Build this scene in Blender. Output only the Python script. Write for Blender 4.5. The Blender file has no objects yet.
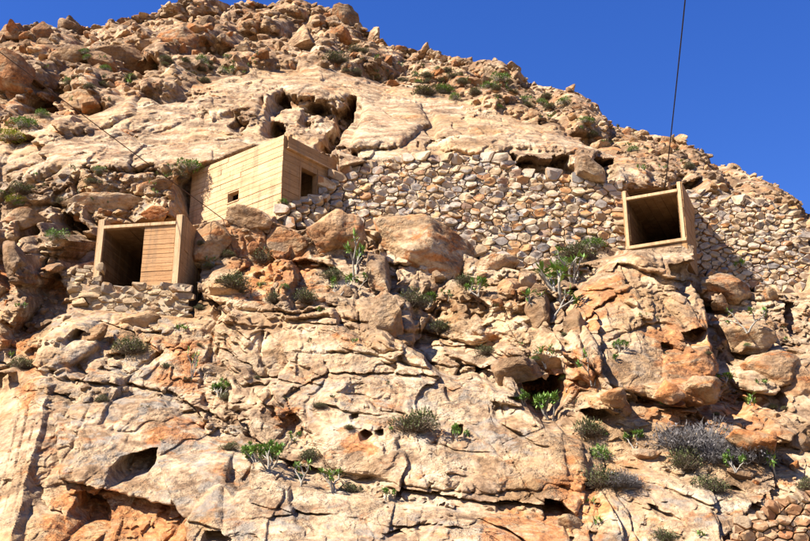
import bpy, bmesh, math, random
import numpy as np
from mathutils import Vector, Matrix

random.seed(7)
RNG = np.random.default_rng(11)
SC = bpy.context.scene
COL = SC.collection

# ---------------------------------------------------------------- camera
PITCH = math.radians(21.0)
F = 1125.0                      # focal length in photograph pixels (810 wide)
CAMP = np.array([0.0, 0.0, 1.6])
cam = bpy.data.cameras.new('camera')
cam.lens = 50.0
cam.sensor_width = 36.0
cam.clip_end = 6000
camo = bpy.data.objects.new('camera', cam)
COL.objects.link(camo)
camo.location = CAMP
camo.rotation_euler = (math.pi / 2 + PITCH, 0, 0)
SC.camera = camo

# ---------------------------------------------------------------- light
SUN = np.array([-0.62, -0.34, 0.71])
SUN /= np.linalg.norm(SUN)
sl = bpy.data.lights.new('sun', 'SUN')
sl.energy = 5.0
sl.angle = math.radians(0.53)
sl.color = (1.0, 0.94, 0.85)
so = bpy.data.objects.new('sun', sl)
COL.objects.link(so)
so.rotation_euler = Vector(SUN).to_track_quat('Z', 'Y').to_euler()
so.location = (-30, -20, 60)

W = bpy.data.worlds.new('World')
SC.world = W
W.use_nodes = True
nt = W.node_tree
bg = nt.nodes['Background']
sky = nt.nodes.new('ShaderNodeTexSky')
sky.sky_type = 'NISHITA'
sky.sun_disc = False
sky.sun_elevation = math.asin(SUN[2])
sky.sun_rotation = math.atan2(SUN[0], SUN[1])
sky.altitude = 600
sky.air_density = 1.0
sky.dust_density = 0.15
sky.ozone_density = 4.0
hs = nt.nodes.new('ShaderNodeHueSaturation')
hs.inputs['Saturation'].default_value = 1.28
hs.inputs['Hue'].default_value = 0.521
nt.links.new(sky.outputs[0], hs.inputs['Color'])
nt.links.new(hs.outputs[0], bg.inputs[0])
bg.inputs[1].default_value = 0.07

SC.view_settings.view_transform = 'Standard'
SC.view_settings.look = 'None'
SC.view_settings.gamma = 1.0
SC.view_settings.use_curve_mapping = False
SC.view_settings.exposure = 1.62

# ---------------------------------------------------------------- pixels and points
CP, SP = math.cos(PITCH), math.sin(PITCH)

def ray(u, v):
    cx = (np.asarray(u, float) - 405.0) / F
    cy = (270.5 - np.asarray(v, float)) / F
    return np.stack([cx, CP - cy * SP, SP + cy * CP], -1)

def at_depth(u, v, Y):
    """point on the ray of photograph pixel (u, v) at ground distance Y"""
    d = ray(u, v)
    return CAMP + d * (np.asarray(Y, float) / d[..., 1])[..., None]

def project(P):
    Q = np.asarray(P, float) - CAMP
    zc = Q[..., 1] * CP + Q[..., 2] * SP
    xc = Q[..., 0]
    yc = -Q[..., 1] * SP + Q[..., 2] * CP
    return 405 + F * xc / zc, 270.5 - F * yc / zc, zc

def on_plane(u, v, p0, n):
    d = ray(u, v)
    t = np.dot(np.asarray(p0) - CAMP, n) / np.dot(d, n)
    return CAMP + d * t

# ---------------------------------------------------------------- object helpers
def tag(o, label=None, cat=None, group=None, kind=None):
    if label: o['label'] = label
    if cat: o['category'] = cat
    if group: o['group'] = group
    if kind: o['kind'] = kind
    return o

def link(name, data, parent=None, loc=None):
    o = bpy.data.objects.new(name, data)
    COL.objects.link(o)
    if parent is not None:
        o.parent = parent
    if loc is not None:
        o.location = loc
    return o

def mesh_from(name, V, Fc, mat=None, smooth=False):
    me = bpy.data.meshes.new(name)
    me.from_pydata([tuple(map(float, p)) for p in V], [], [tuple(map(int, f)) for f in Fc])
    if mat: me.materials.append(mat)
    if smooth: me.shade_smooth()
    me.update()
    return me

def fast_mesh(name, V, Q, mat=None, smooth=False, n=4):
    """V (k,3) float array, Q (m,n) int array"""
    me = bpy.data.meshes.new(name)
    V = np.ascontiguousarray(V, np.float32)
    Q = np.ascontiguousarray(Q, np.int32)
    me.vertices.add(len(V))
    me.vertices.foreach_set('co', V.ravel())
    me.loops.add(Q.size)
    me.loops.foreach_set('vertex_index', Q.ravel())
    me.polygons.add(len(Q))
    me.polygons.foreach_set('loop_start', np.arange(0, Q.size, n, dtype=np.int32))
    me.update(calc_edges=True)
    me.validate()
    if mat: me.materials.append(mat)
    if smooth: me.shade_smooth()
    return me

def empty(name, loc, rz=0.0):
    o = bpy.data.objects.new(name, None)
    COL.objects.link(o)
    o.location = loc
    o.rotation_euler = (0, 0, rz)
    o.empty_display_size = 0.2
    return o

# ---------------------------------------------------------------- numpy noise
_perm = np.random.default_rng(3).permutation(4096).astype(np.int32)
_ga = np.random.default_rng(4).uniform(0, 2 * np.pi, 4096)
_gx, _gy = np.cos(_ga), np.sin(_ga)
_rnd = np.random.default_rng(5).uniform(0, 1, (4096, 6))

def hsh(i, j, seed=0):
    return _perm[(_perm[(i + seed * 131) & 4095] + j) & 4095]

def noise(x, y, seed=0):
    xi = np.floor(x).astype(np.int32); yi = np.floor(y).astype(np.int32)
    fx = x - xi; fy = y - yi
    ux = fx * fx * fx * (fx * (fx * 6 - 15) + 10)
    uy = fy * fy * fy * (fy * (fy * 6 - 15) + 10)
    def g(a, b):
        h = hsh(xi + a, yi + b, seed)
        return _gx[h] * (fx - a) + _gy[h] * (fy - b)
    n0 = g(0, 0) * (1 - ux) + g(1, 0) * ux
    n1 = g(0, 1) * (1 - ux) + g(1, 1) * ux
    return (n0 * (1 - uy) + n1 * uy) * 1.4

def fbm(x, y, octv=4, seed=0, gain=0.5):
    a, s, t = 1.0, 0.0, 0.0
    for k in range(octv):
        t = t + a * noise(x * 2 ** k + 17.3 * k, y * 2 ** k - 9.1 * k, seed + k)
        s += a; a *= gain
    return t / s

def voronoi(x, y, seed=0):
    """F1, F2, hash of the nearest seed, offset from it"""
    xi = np.floor(x).astype(np.int32); yi = np.floor(y).astype(np.int32)
    f1 = np.full(x.shape, 9.0); f2 = np.full(x.shape, 9.0)
    hb = np.zeros(x.shape, np.int32); bx = np.zeros(x.shape); by = np.zeros(x.shape)
    for a in (-1, 0, 1):
        for b in (-1, 0, 1):
            h = hsh(xi + a, yi + b, seed)
            dx = x - (xi + a + 0.1 + 0.8 * _rnd[h, 0]); dy = y - (yi + b + 0.1 + 0.8 * _rnd[h, 1])
            d = dx * dx + dy * dy
            c = d < f1
            f2 = np.where(c, f1, np.minimum(f2, d))
            f1 = np.where(c, d, f1)
            hb = np.where(c, h, hb); bx = np.where(c, dx, bx); by = np.where(c, dy, by)
    return np.sqrt(f1), np.sqrt(f2), hb, bx, by

def sstep(a, b, x):
    t = np.clip((x - a) / (b - a), 0, 1)
    return t * t * (3 - 2 * t)

def poly_sd(u, v, poly):
    """signed distance in px to a polygon, negative inside"""
    d = np.full(u.shape, 1e9); ins = np.zeros(u.shape, bool)
    n = len(poly)
    for i in range(n):
        ax, ay = poly[i]; bx, by = poly[(i + 1) % n]
        ex, ey = bx - ax, by - ay
        wx, wy = u - ax, v - ay
        t = np.clip((wx * ex + wy * ey) / (ex * ex + ey * ey + 1e-9), 0, 1)
        d = np.minimum(d, (wx - ex * t) ** 2 + (wy - ey * t) ** 2)
        c = ((ay > v) != (by > v))
        xx = ex * (v - ay) / (ey if abs(ey) > 1e-9 else 1e-9) + ax
        ins ^= c & (u < xx)
    d = np.sqrt(d)
    return np.where(ins, -d, d)

def line_sd(u, v, pts):
    """distance to a polyline, signed side (positive above), and parameter 0..1"""
    d = np.full(u.shape, 1e9); side = np.zeros(u.shape); par = np.zeros(u.shape)
    n = len(pts) - 1
    for i in range(n):
        ax, ay = pts[i]; bx, by = pts[i + 1]
        ex, ey = bx - ax, by - ay
        wx, wy = u - ax, v - ay
        t = np.clip((wx * ex + wy * ey) / (ex * ex + ey * ey + 1e-9), 0, 1)
        dd = (wx - ex * t) ** 2 + (wy - ey * t) ** 2
        c = dd < d
        d = np.where(c, dd, d)
        side = np.where(c, -(ex * wy - ey * wx) * (1 if ex >= 0 else -1), side)
        par = np.where(c, (i + t) / n, par)
    return np.sqrt(d), np.sign(side), par
# ---------------------------------------------------------------- materials
class NT:
    def __init__(s, name):
        s.m = bpy.data.materials.new(name); s.m.use_nodes = True
        s.t = s.m.node_tree; s.n = s.t.nodes; s.b = s.n['Principled BSDF']
        s.b.inputs['Roughness'].default_value = 0.9
        s.b.inputs['Specular IOR Level'].default_value = 0.2
    def new(s, typ, **kw):
        n = s.n.new(typ)
        for k, v in kw.items():
            if k.startswith('i_'):
                key = k[2:]
                key = int(key) if key.isdigit() else key.replace('_', ' ')
                n.inputs[key].default_value = v
            else: setattr(n, k, v)
        return n
    def link(s, a, b): s.t.links.new(a, b)
    def coords(s, scale=(1, 1, 1), rot=(0, 0, 0), obj=False):
        tc = s.new('ShaderNodeTexCoord') if obj else s.new('ShaderNodeNewGeometry')
        mp = s.new('ShaderNodeMapping')
        mp.inputs['Scale'].default_value = scale; mp.inputs['Rotation'].default_value = rot
        s.link(tc.outputs['Object'] if obj else tc.outputs['Position'], mp.inputs[0])
        return mp.outputs[0]
    def noise(s, vec, scale, detail=4, rough=0.55, dist=0.0):
        n = s.new('ShaderNodeTexNoise', i_Scale=scale, i_Detail=detail, i_Roughness=rough, i_Distortion=dist)
        s.link(vec, n.inputs['Vector']); return n.outputs[0]
    def ramp(s, fac, stops, interp='LINEAR'):
        r = s.new('ShaderNodeValToRGB'); r.color_ramp.interpolation = interp
        e = r.color_ramp.elements
        while len(e) < len(stops): e.new(0.5)
        for k, (p, c) in enumerate(stops):
            e[k].position = p
            e[k].color = c if len(c) == 4 else (*c, 1)
        s.link(fac, r.inputs[0]); return r.outputs[0]
    def rng(s, x, a, b, c=0.0, d=1.0):
        n = s.new('ShaderNodeMapRange', i_1=a, i_2=b, i_3=c, i_4=d)
        s.link(x, n.inputs[0]); return n.outputs[0]
    def math(s, op, a, b=None, clamp=False):
        n = s.new('ShaderNodeMath', operation=op, use_clamp=clamp)
        for k, x in enumerate((a, b)):
            if x is None: continue
            if isinstance(x, (int, float)): n.inputs[k].default_value = x
            else: s.link(x, n.inputs[k])
        return n.outputs[0]
    def mix(s, fac, a, b, typ='MIX'):
        n = s.new('ShaderNodeMix', data_type='RGBA', blend_type=typ)
        for idx, x in ((0, fac), (6, a), (7, b)):
            if isinstance(x, (int, float)): n.inputs[idx].default_value = x
            elif isinstance(x, tuple): n.inputs[idx].default_value = (*x, 1) if len(x) == 3 else x
            else: s.link(x, n.inputs[idx])
        return n.outputs[2]
    def attr(s, name):
        n = s.new('ShaderNodeAttribute', attribute_name=name); return n.outputs['Fac']
    def rand(s):
        return s.new('ShaderNodeObjectInfo').outputs['Random']
    def island(s):
        return s.new('ShaderNodeNewGeometry').outputs['Random Per Island']
    def bump(s, h, strength=0.5, dist=0.05):
        n = s.new('ShaderNodeBump', i_Strength=strength, i_Distance=dist)
        s.link(h, n.inputs['Height']); s.link(n.outputs[0], s.b.inputs['Normal'])
    def out(s, col): s.link(col, s.b.inputs['Base Color']); return s.m

def rock_material(name, use_attr, per_object):
    t = NT(name)
    w = t.coords()
    st = t.coords(scale=(0.75, 1.0, 1.45), rot=(0, math.radians(14), 0))     # strata-stretched
    big = t.noise(w, 0.22, 2, 0.6, 0.4)
    mid = t.noise(st, 0.9, 4, 0.62, 0.6)
    fine = t.noise(w, 5.5, 5, 0.7)
    grain = t.noise(w, 28, 2, 0.7)
    blot = t.noise(w, 1.7, 5, 0.66, 0.5)
    f = t.math('ADD', t.math('MULTIPLY', mid, 0.65), t.math('MULTIPLY', fine, 0.35))
    col = t.ramp(f, [(0.31, (0.06, 0.032, 0.016)), (0.43, (0.20, 0.122, 0.066)),
                     (0.515, (0.375, 0.255, 0.145)), (0.63, (0.55, 0.42, 0.275))])
    # warm ochre drift
    col = t.mix(t.math('MULTIPLY', t.rng(big, 0.45, 0.65), 0.45), col, (0.40, 0.225, 0.085))
    # grey weathering crust
    gfac = t.rng(blot, 0.50, 0.64)
    if use_attr:
        gfac = t.math('MULTIPLY', gfac, t.math('ADD', t.math('MULTIPLY', t.attr('grey'), 1.0), 0.28), True)
    else:
        gfac = t.math('MULTIPLY', gfac, 0.55)
    col = t.mix(gfac, col, t.mix(fine, (0.10, 0.08, 0.062), (0.38, 0.315, 0.235)))
    if per_object:
        sep = t.new('ShaderNodeSeparateColor'); t.link(t.new('ShaderNodeObjectInfo').outputs['Color'], sep.inputs[0]); tone = sep.outputs
    # rust stains
    rn = t.noise(st, 1.15, 4, 0.65, 1.0)
    if use_attr:
        rfac = t.rng(t.math('ADD', rn, t.math('MULTIPLY', t.math('MULTIPLY', t.attr('rust'), blot), 0.40)), 0.57, 0.70)
    elif per_object:
        rfac = t.rng(t.math('ADD', rn, t.math('MULTIPLY', tone[0], 0.22)), 0.59, 0.70)
    else:
        rfac = t.rng(rn, 0.60, 0.70)
    col = t.mix(t.math('MULTIPLY', rfac, 0.8), col, t.ramp(fine, [(0.3, (0.14, 0.042, 0.014)), (0.52, (0.38, 0.135, 0.032)), (0.7, (0.50, 0.25, 0.10))]))
    # brown desert varnish
    vn = t.noise(w, 0.55, 5, 0.68, 0.4)
    if use_attr: vf = t.math('MULTIPLY', t.rng(vn, 0.42, 0.58), t.math('ADD', t.math('MULTIPLY', t.attr('varnish'), 0.72), 0.20), True)
    else: vf = t.math('MULTIPLY', t.rng(vn, 0.42, 0.58), 0.55 if not per_object else 0.45)
    col = t.mix(vf, col, t.mix(fine, (0.055, 0.03, 0.015), (0.22, 0.125, 0.06)))
    # dark lichen and iron specks
    sp = t.noise(w, 9.0, 4, 0.75)
    col = t.mix(t.math('MULTIPLY', t.rng(sp, 0.60, 0.70), 0.6), col, (0.06, 0.04, 0.03))
    if per_object:
        r = tone[1]
        col = t.mix(t.math('MULTIPLY', tone[2], 0.75), col, (0.10, 0.055, 0.025))
        col = t.mix(0.75, col, t.ramp(r, [(0, (0.80, 0.74, 0.68)), (0.25, (1, 0.97, 0.92)), (0.5, (1, 0.86, 0.70)), (0.75, (0.95, 0.95, 0.95)), (1, (1, 0.78, 0.58))]), 'MULTIPLY')
    hgt = t.math('ADD', t.math('MULTIPLY', fine, 1.0), t.math('MULTIPLY', grain, 0.25))
    hgt = t.math('ADD', hgt, t.math('MULTIPLY', t.noise(st, 3.2, 4, 0.7, 0.3), 1.1))
    vo = t.new('ShaderNodeTexVoronoi', feature='F1', i_Scale=2.6, i_Detail=1.0)
    dv = t.new('ShaderNodeVectorMath', operation='ADD'); t.link(st, dv.inputs[0])
    nv = t.new('ShaderNodeTexNoise', i_Scale=2.0, i_Detail=4.0); t.link(w, nv.inputs['Vector'])
    sc_ = t.new('ShaderNodeVectorMath', operation='SCALE'); t.link(nv.outputs['Color'], sc_.inputs[0]); sc_.inputs['Scale'].default_value = 0.55
    t.link(sc_.outputs[0], dv.inputs[1]); t.link(dv.outputs[0], vo.inputs['Vector'])
    hgt = t.math('ADD', hgt, t.math('MULTIPLY', vo.outputs['Distance'], -0.9))
    t.bump(hgt, 1.0, 0.15)
    bn = [n for n in t.n if n.bl_idname == 'ShaderNodeBump'][0]
    t.link(t.rng(t.noise(w, 0.8, 2, 0.5), 0.38, 0.62, 0.35, 1.0), bn.inputs['Strength'])
    return t.out(col)

M_HILL = rock_material('hillside_rock', True, False)
M_ROCK = rock_material('boulder_rock', False, True)
M_RUB = rock_material('rubble_rock', False, False)

def wallstone_material(name, stops):
    t = NT(name)
    w = t.coords()
    r = t.math('FRACT', t.math('ADD', t.rand(), t.island()))
    col = t.ramp(r, stops)
    fine = t.noise(w, 9, 7, 0.7)
    col = t.mix(t.rng(fine, 0.3, 0.75), t.mix(1.0, col, (0.62, 0.56, 0.5), 'MULTIPLY'), col)
    col = t.mix(t.math('MULTIPLY', t.rng(t.noise(w, 3.1, 5, 0.6, 0.5), 0.56, 0.7), 0.5), col, (0.46, 0.23, 0.09))
    col = t.mix(t.math('MULTIPLY', t.rng(t.noise(w, 17, 5, 0.7), 0.58, 0.7), 0.5), col, (0.10, 0.08, 0.07))
    t.bump(t.math('ADD', fine, t.math('MULTIPLY', t.noise(w, 30, 4, 0.7), 0.4)), 0.6, 0.04)
    return t.out(col)

M_STONE = wallstone_material('wall_stone', [(0.0, (0.315, 0.212, 0.120)), (0.2, (0.462, 0.340, 0.206)), (0.4, (0.546, 0.425, 0.283)), (0.58, (0.462, 0.383, 0.294)),
     (0.72, (0.315, 0.271, 0.229)), (0.82, (0.179, 0.165, 0.157)), (0.90, (0.420, 0.201, 0.077)), (1.0, (0.493, 0.319, 0.164))])
M_RSTONE = wallstone_material('red_wall_stone', [(0.0, (0.314, 0.159, 0.075)), (0.3, (0.389, 0.254, 0.140)), (0.6, (0.434, 0.343, 0.231)), (0.8, (0.344, 0.144, 0.057)), (1.0, (0.412, 0.286, 0.165))])
M_GSTONE = wallstone_material('plinth_stone', [(0.0, (0.290, 0.226, 0.154)), (0.3, (0.402, 0.292, 0.174)), (0.6, (0.467, 0.335, 0.191)), (0.8, (0.242, 0.212, 0.174)), (1.0, (0.418, 0.263, 0.123))])
def plain(name, col, sc=6.0, var=0.5, rough=0.9):
    t = NT(name); w = t.coords()
    n = t.noise(w, sc, 5, 0.65)
    c2 = tuple(x * var for x in col)
    t.b.inputs['Roughness'].default_value = rough
    t.bump(n, 0.4, 0.02)
    return t.out(t.mix(t.rng(n, 0.3, 0.7), c2, col))
M_EARTH = plain('wall_earth_fill', (0.09, 0.06, 0.036), 5.0)
M_MORTAR = plain('lime_mortar', (0.392, 0.301, 0.189), 5.0, 0.65)

def concrete_material(name, light, dark, axis):
    t = NT(name)
    sc = {'h': (0.6, 0.6, 9.0), 'v': (9.0, 9.0, 0.35)}[axis]
    w = t.coords(); g = t.coords(scale=sc)
    grain = t.noise(g, 2.4, 6, 0.65, 0.3)
    blot = t.noise(w, 1.3, 6, 0.62, 0.3)
    fine = t.noise(w, 14, 5, 0.7)
    r = t.rand()
    col = t.mix(t.rng(t.math('ADD', t.math('MULTIPLY', grain, 0.6), t.math('MULTIPLY', blot, 0.4)), 0.35, 0.62), dark, light)
    col = t.mix(0.8, col, t.ramp(r, [(0, (0.86, 0.80, 0.72)), (0.35, (1, 0.98, 0.94)), (0.7, (1, 0.93, 0.83)), (1, (0.93, 0.88, 0.80))]), 'MULTIPLY')
    col = t.mix(t.math('MULTIPLY', t.rng(t.noise(g, 0.9, 5, 0.6), 0.53, 0.70), 0.65), col, (0.28, 0.16, 0.07))
    run = t.noise(t.coords(scale=(5, 5, 0.5)), 1.0, 5, 0.6, 0.2)
    col = t.mix(t.math('MULTIPLY', t.rng(run, 0.50, 0.66), 0.5), col, (0.19, 0.125, 0.07))
    col = t.mix(t.math('MULTIPLY', t.rng(fine, 0.57, 0.68), 0.7), col, (0.13, 0.085, 0.05))
    t.bump(t.math('ADD', grain, t.math('MULTIPLY', fine, 0.35)), 0.55, 0.03)
    return t.out(col)
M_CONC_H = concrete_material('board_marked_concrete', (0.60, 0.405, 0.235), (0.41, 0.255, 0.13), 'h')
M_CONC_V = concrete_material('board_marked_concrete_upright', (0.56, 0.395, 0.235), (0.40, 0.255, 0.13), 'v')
M_CONC_D = concrete_material('darker_board_concrete', (0.40, 0.235, 0.105), (0.25, 0.13, 0.052), 'h')  # darker, browner tone on the doorway face and the box sides

M_CONC_L = concrete_material('tan_board_concrete', (0.45, 0.26, 0.125), (0.30, 0.158, 0.068), 'h')
M_CONC_I = concrete_material('shade_toned_board_concrete', (0.13, 0.075, 0.034), (0.075, 0.04, 0.018), 'h')  # box interiors: shade of the openings put into the colour as a darker tone

def leaf_material(name, a, b, rough=0.55):
    t = NT(name)
    r = t.math('FRACT', t.math('ADD', t.rand(), t.island()))
    t.b.inputs['Roughness'].default_value = rough
    return t.out(t.mix(r, a, b))
M_LEAF = leaf_material('succulent_leaf', (0.075, 0.15, 0.024), (0.19, 0.285, 0.06))
M_LEAFY = leaf_material('yellow_green_leaf', (0.210, 0.255, 0.030), (0.338, 0.345, 0.053))
M_OLIVE = leaf_material('olive_leaf', (0.064, 0.075, 0.026), (0.150, 0.158, 0.064), 0.8)
M_GREYT = leaf_material('grey_twig', (0.085, 0.075, 0.07), (0.20, 0.18, 0.168), 0.9)
M_STEM = plain('pale_stem', (0.330, 0.292, 0.232), 20, 0.6)
M_WOOD = plain('dark_stem', (0.150, 0.112, 0.075), 20, 0.6)
M_CABLE = plain('black_cable', (0.015, 0.015, 0.017), 10, 0.7, 0.5)
M_CABLEB = plain('rusty_cable', (0.075, 0.038, 0.019), 10, 0.6, 0.7)
M_GROUND = plain('dry_ground', (0.315, 0.240, 0.158), 0.8, 0.6)
# ---------------------------------------------------------------- hillside
CU   = [-420, -100, 0, 100, 200, 300, 400, 500, 600, 700, 810, 1000, 1230]
SKU  = [-420, -100, 0, 30, 60, 90, 130, 180, 210, 320, 345, 390, 420, 470, 500, 540, 570, 600, 640, 680, 710, 740, 770, 810, 1000, 1230]
SKV  = [140, 66, 40, 30, 25, 27, 24, 8, 3, 6, 18, 46, 50, 58, 68, 85, 97, 114, 131, 142, 157, 174, 190, 212, 300, 400]
SKY_Y = [58, 62, 64, 68, 72, 73, 68, 62, 56, 51, 46.5, 44, 42]
VF   = [165, 165, 165, 165, 165, 165, 165, 165, 168, 192, 232, 320, 430]
WT = [0, .057, .195, .379, .609, .864, 1.0]
WY = [40.2, 39.2, 37.3, 33.2, 29.6, 26.0, 24.0]

us = np.concatenate([np.linspace(-420, -24, 34), np.arange(-20, 831, 0.86), np.linspace(836, 1230, 34)])
NR = 820
tt = np.linspace(0, 1, NR)                     # 0 = lower edge (v 600), 1 = skyline
sv = np.interp(us, SKU, SKV); sy = np.interp(us, CU, SKY_Y); vf = np.interp(us, CU, VF)
U = np.repeat(us[None, :], NR, 0)
V = 600 + (sv[None, :] - 600) * tt[:, None]
low = np.clip((V - vf) / (600 - vf), 0, 1)
wfin = np.linspace(0, 1, 400)
wy = np.interp(wfin, WT, WY)
for _ in range(6):
    wy = np.convolve(np.pad(wy, 12, mode='edge'), np.ones(25) / 25, 'valid')
Ylow = np.interp(low, wfin, wy)
up = np.clip((vf - V) / np.maximum(vf - sv, 5), 0, 1)
Y0 = wy[0]
Yup = Y0 * (sy[None, :] / Y0) ** (up ** 1.1)
Yb = np.where(V > vf, Ylow, Yup)
for _ in range(3):
    k = 13; pad = np.pad(Yb, ((k // 2, k // 2), (0, 0)), mode='edge')
    Yb = sum(pad[i:i + NR] for i in range(k)) / k
PB = at_depth(U, V, Yb)
_, _, ZC = project(PB)
MPP = ZC / F                                    # metres per photograph pixel
DIRD = np.array([0.0, -0.94, -0.34]); DIRD /= np.linalg.norm(DIRD)
X = PB[..., 0]; S = -0.34 * PB[..., 1] + 0.94 * PB[..., 2]

# wobble used for every drawn outline, in pixels
WU = U + 3.0 * fbm(X * 1.1, S * 1.1, 4, 21) + 1.2 * noise(X * 5, S * 5, 27)
WV = V + 3.0 * fbm(X * 1.1, S * 1.1, 4, 31) + 1.2 * noise(X * 5, S * 5, 37)

def zone(poly, soft):
    return sstep(soft, -soft, poly_sd(WU, WV, poly))

slab = zone([(-30, 185), (-30, 160), (60, 135), (130, 112), (200, 95), (270, 72), (330, 74), (400, 92), (470, 108), (540, 128), (600, 150), (640, 175),
             (500, 165), (400, 160), (340, 172), (200, 170), (120, 165), (60, 175)], 8)
front = sstep(300, 330, WV)
rubz = sstep(8, -8, poly_sd(WU, WV, [(-430, -50), (1240, -50), (1240, 300), (640, 175), (540, 124), (400, 88), (330, 70), (270, 66), (200, 85), (60, 125), (-430, 160)]))
leftc = zone([(-40, 195), (60, 205), (90, 225), (95, 250), (70, 300), (40, 330), (-40, 350)], 8)
midb = zone([(180, 205), (300, 200), (480, 240), (620, 240), (720, 260), (830, 290), (830, 430), (600, 440), (480, 360), (300, 320), (190, 310)], 10)

dx_ = fbm(X * 0.42, S * 0.42, 4, 41, 0.55) * 1.25
ds_ = fbm(X * 0.42, S * 0.42, 4, 51, 0.55) * 1.25

def facets(scale, aspect, rot, seed, off, tilt, tiltb, crack):
    a = math.radians(rot)
    xx = (X + dx_) * math.cos(a) + (S + ds_) * math.sin(a)
    ss = -(X + dx_) * math.sin(a) + (S + ds_) * math.cos(a)
    xx = xx / (scale * aspect); ss = ss / scale
    f1, f2, h, bx, by = voronoi(xx, ss, seed)
    r = _rnd[h]
    d = (r[..., 2] - 0.5) * off + (r[..., 3] - 0.5) * 2 * tilt * bx * scale * aspect + ((r[..., 4] - 0.5) * 2 * tilt + tiltb) * by * scale
    e = f2 - f1
    return d - crack * (1 - sstep(0.0, 0.16, e)), e

def boulders(scale, aspect, seed, k):
    """a bed of rounded, overlapping blocks"""
    x = (X + dx_ * 0.3) / (scale * aspect); s = (S + ds_ * 0.3) / scale
    xi = np.floor(x).astype(np.int32); yi = np.floor(s).astype(np.int32)
    best = np.full(x.shape, -9.0)
    for a in (-1, 0, 1):
        for b in (-1, 0, 1):
            h = hsh(xi + a, yi + b, seed); r = _rnd[h]
            ex = x - (xi + a + r[..., 0]); ey = s - (yi + b + r[..., 1])
            ca, sa = np.cos(r[..., 2] * 3.1), np.sin(r[..., 2] * 3.1)
            px = (ex * ca + ey * sa) * (0.8 + 0.7 * r[..., 3]); py = (-ex * sa + ey * ca) * (1.0 + 1.0 * r[..., 4])
            q = (np.abs(px) ** 2.6 + np.abs(py) ** 2.6)
            best = np.maximum(best, 0.9 * r[..., 5] - k * q + 0.35 * ex * (r[..., 3] - .5) + 0.45 * ey)
    return np.clip(best, -0.55, 2) * scale

H = 0.55 * fbm(X / 6.0, S / 5.0, 3, 61) * (1 - 0.3 * slab)
wB = 0.50 * slab + (1 - slab) * (0.85 + 0.7 * leftc + 0.3 * midb)
wC = 0.36 * slab + (1 - slab) * (0.85 + 0.6 * leftc + 0.55 * midb - 0.25 * front)
wD = 0.32 * slab + (1 - slab) * (0.85 + 0.3 * leftc + 0.35 * midb - 0.2 * front)
fB, eB = facets(3.1, 1.7, -12, 75, 1.35, 0.48, 0.22, 0.2)
fC, eC = facets(1.25, 1.6, -16, 72, 0.62, 0.55, 0.25, 0.14)
fD, eD = facets(0.50, 1.5, -8, 73, 0.22, 0.5, 0.18, 0.05)
nr = 1 - 0.75 * rubz
fE, eE = facets(0.22, 1.6, -14, 74, 0.11, 0.6, 0.1, 0.02)
gr = sstep(-0.25, 0.35, fbm(X * 0.4, S * 0.4, 3, 66))        # smoother and more broken patches
H += fB * wB * nr + fC * wC * nr * (0.45 + 0.8 * gr) + fD * wD * nr * (0.35 + 0.95 * gr) + fE * wD * (0.4 + 0.8 * gr)
H += rubz * (1 - slab) * (boulders(2.6, 1.35, 81, 1.6) * 0.85 + boulders(1.1, 1.3, 82, 1.6) * 0.85 + boulders(0.42, 1.25, 83, 1.5) * 0.6)
# pitted and flaked surface
fl = fbm(X * 1.6, S * 3.0, 5, 91, 0.6)
H += (0.10 * fl + 0.05 * np.abs(fbm(X * 4.2, S * 6.5, 4, 95, 0.6)) * -1) * (1 - 0.45 * slab)
# partial bedding cracks running across the slabs
def bedding(rot, period, seed, depth, w, gate):
    a = math.radians(rot)
    q = (-X * math.sin(a) + S * math.cos(a)) / period + 0.55 * fbm(X * 0.25, S * 0.5, 4, seed) * 1.6
    fr = q - np.floor(q)
    g = sstep(gate, gate + 0.18, fbm(X * 0.5, S * 0.5, 3, seed + 5) + 0.25)
    d = np.minimum(fr, 1 - fr) * period
    return g * (-depth * np.exp(-(d / w) ** 2) + depth * 0.9 * (fr - 0.5))
H += front * bedding(-13, 1.9, 101, 0.34, 0.055, 0.12)
H += front * bedding(-20, 0.8, 103, 0.13, 0.035, 0.2)
H += slab * bedding(14, 1.5, 107, 0.16, 0.05, 0.22)
# weathering pockets
f1, f2, hh, bx, by = voronoi((X + 0.2 * dx_) / 1.15, (S + 0.2 * ds_) / 0.8, 113)
pk = (_rnd[hh, 4] < 0.13) * (0.18 + 0.3 * _rnd[hh, 5])
H -= (1 - rubz) * (1 - slab * 0.6) * pk * sstep(0.26, 0.12, f1 / (0.55 + _rnd[hh, 3])) 

PKU = 5.0 * fbm(X * 1.0, S * 1.0, 4, 141, 0.65); PKV = 5.0 * fbm(X * 1.0, S * 1.0, 4, 151, 0.65); PKD = fbm(X * 1.3, S * 1.3, 4, 161, 0.65)
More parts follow.
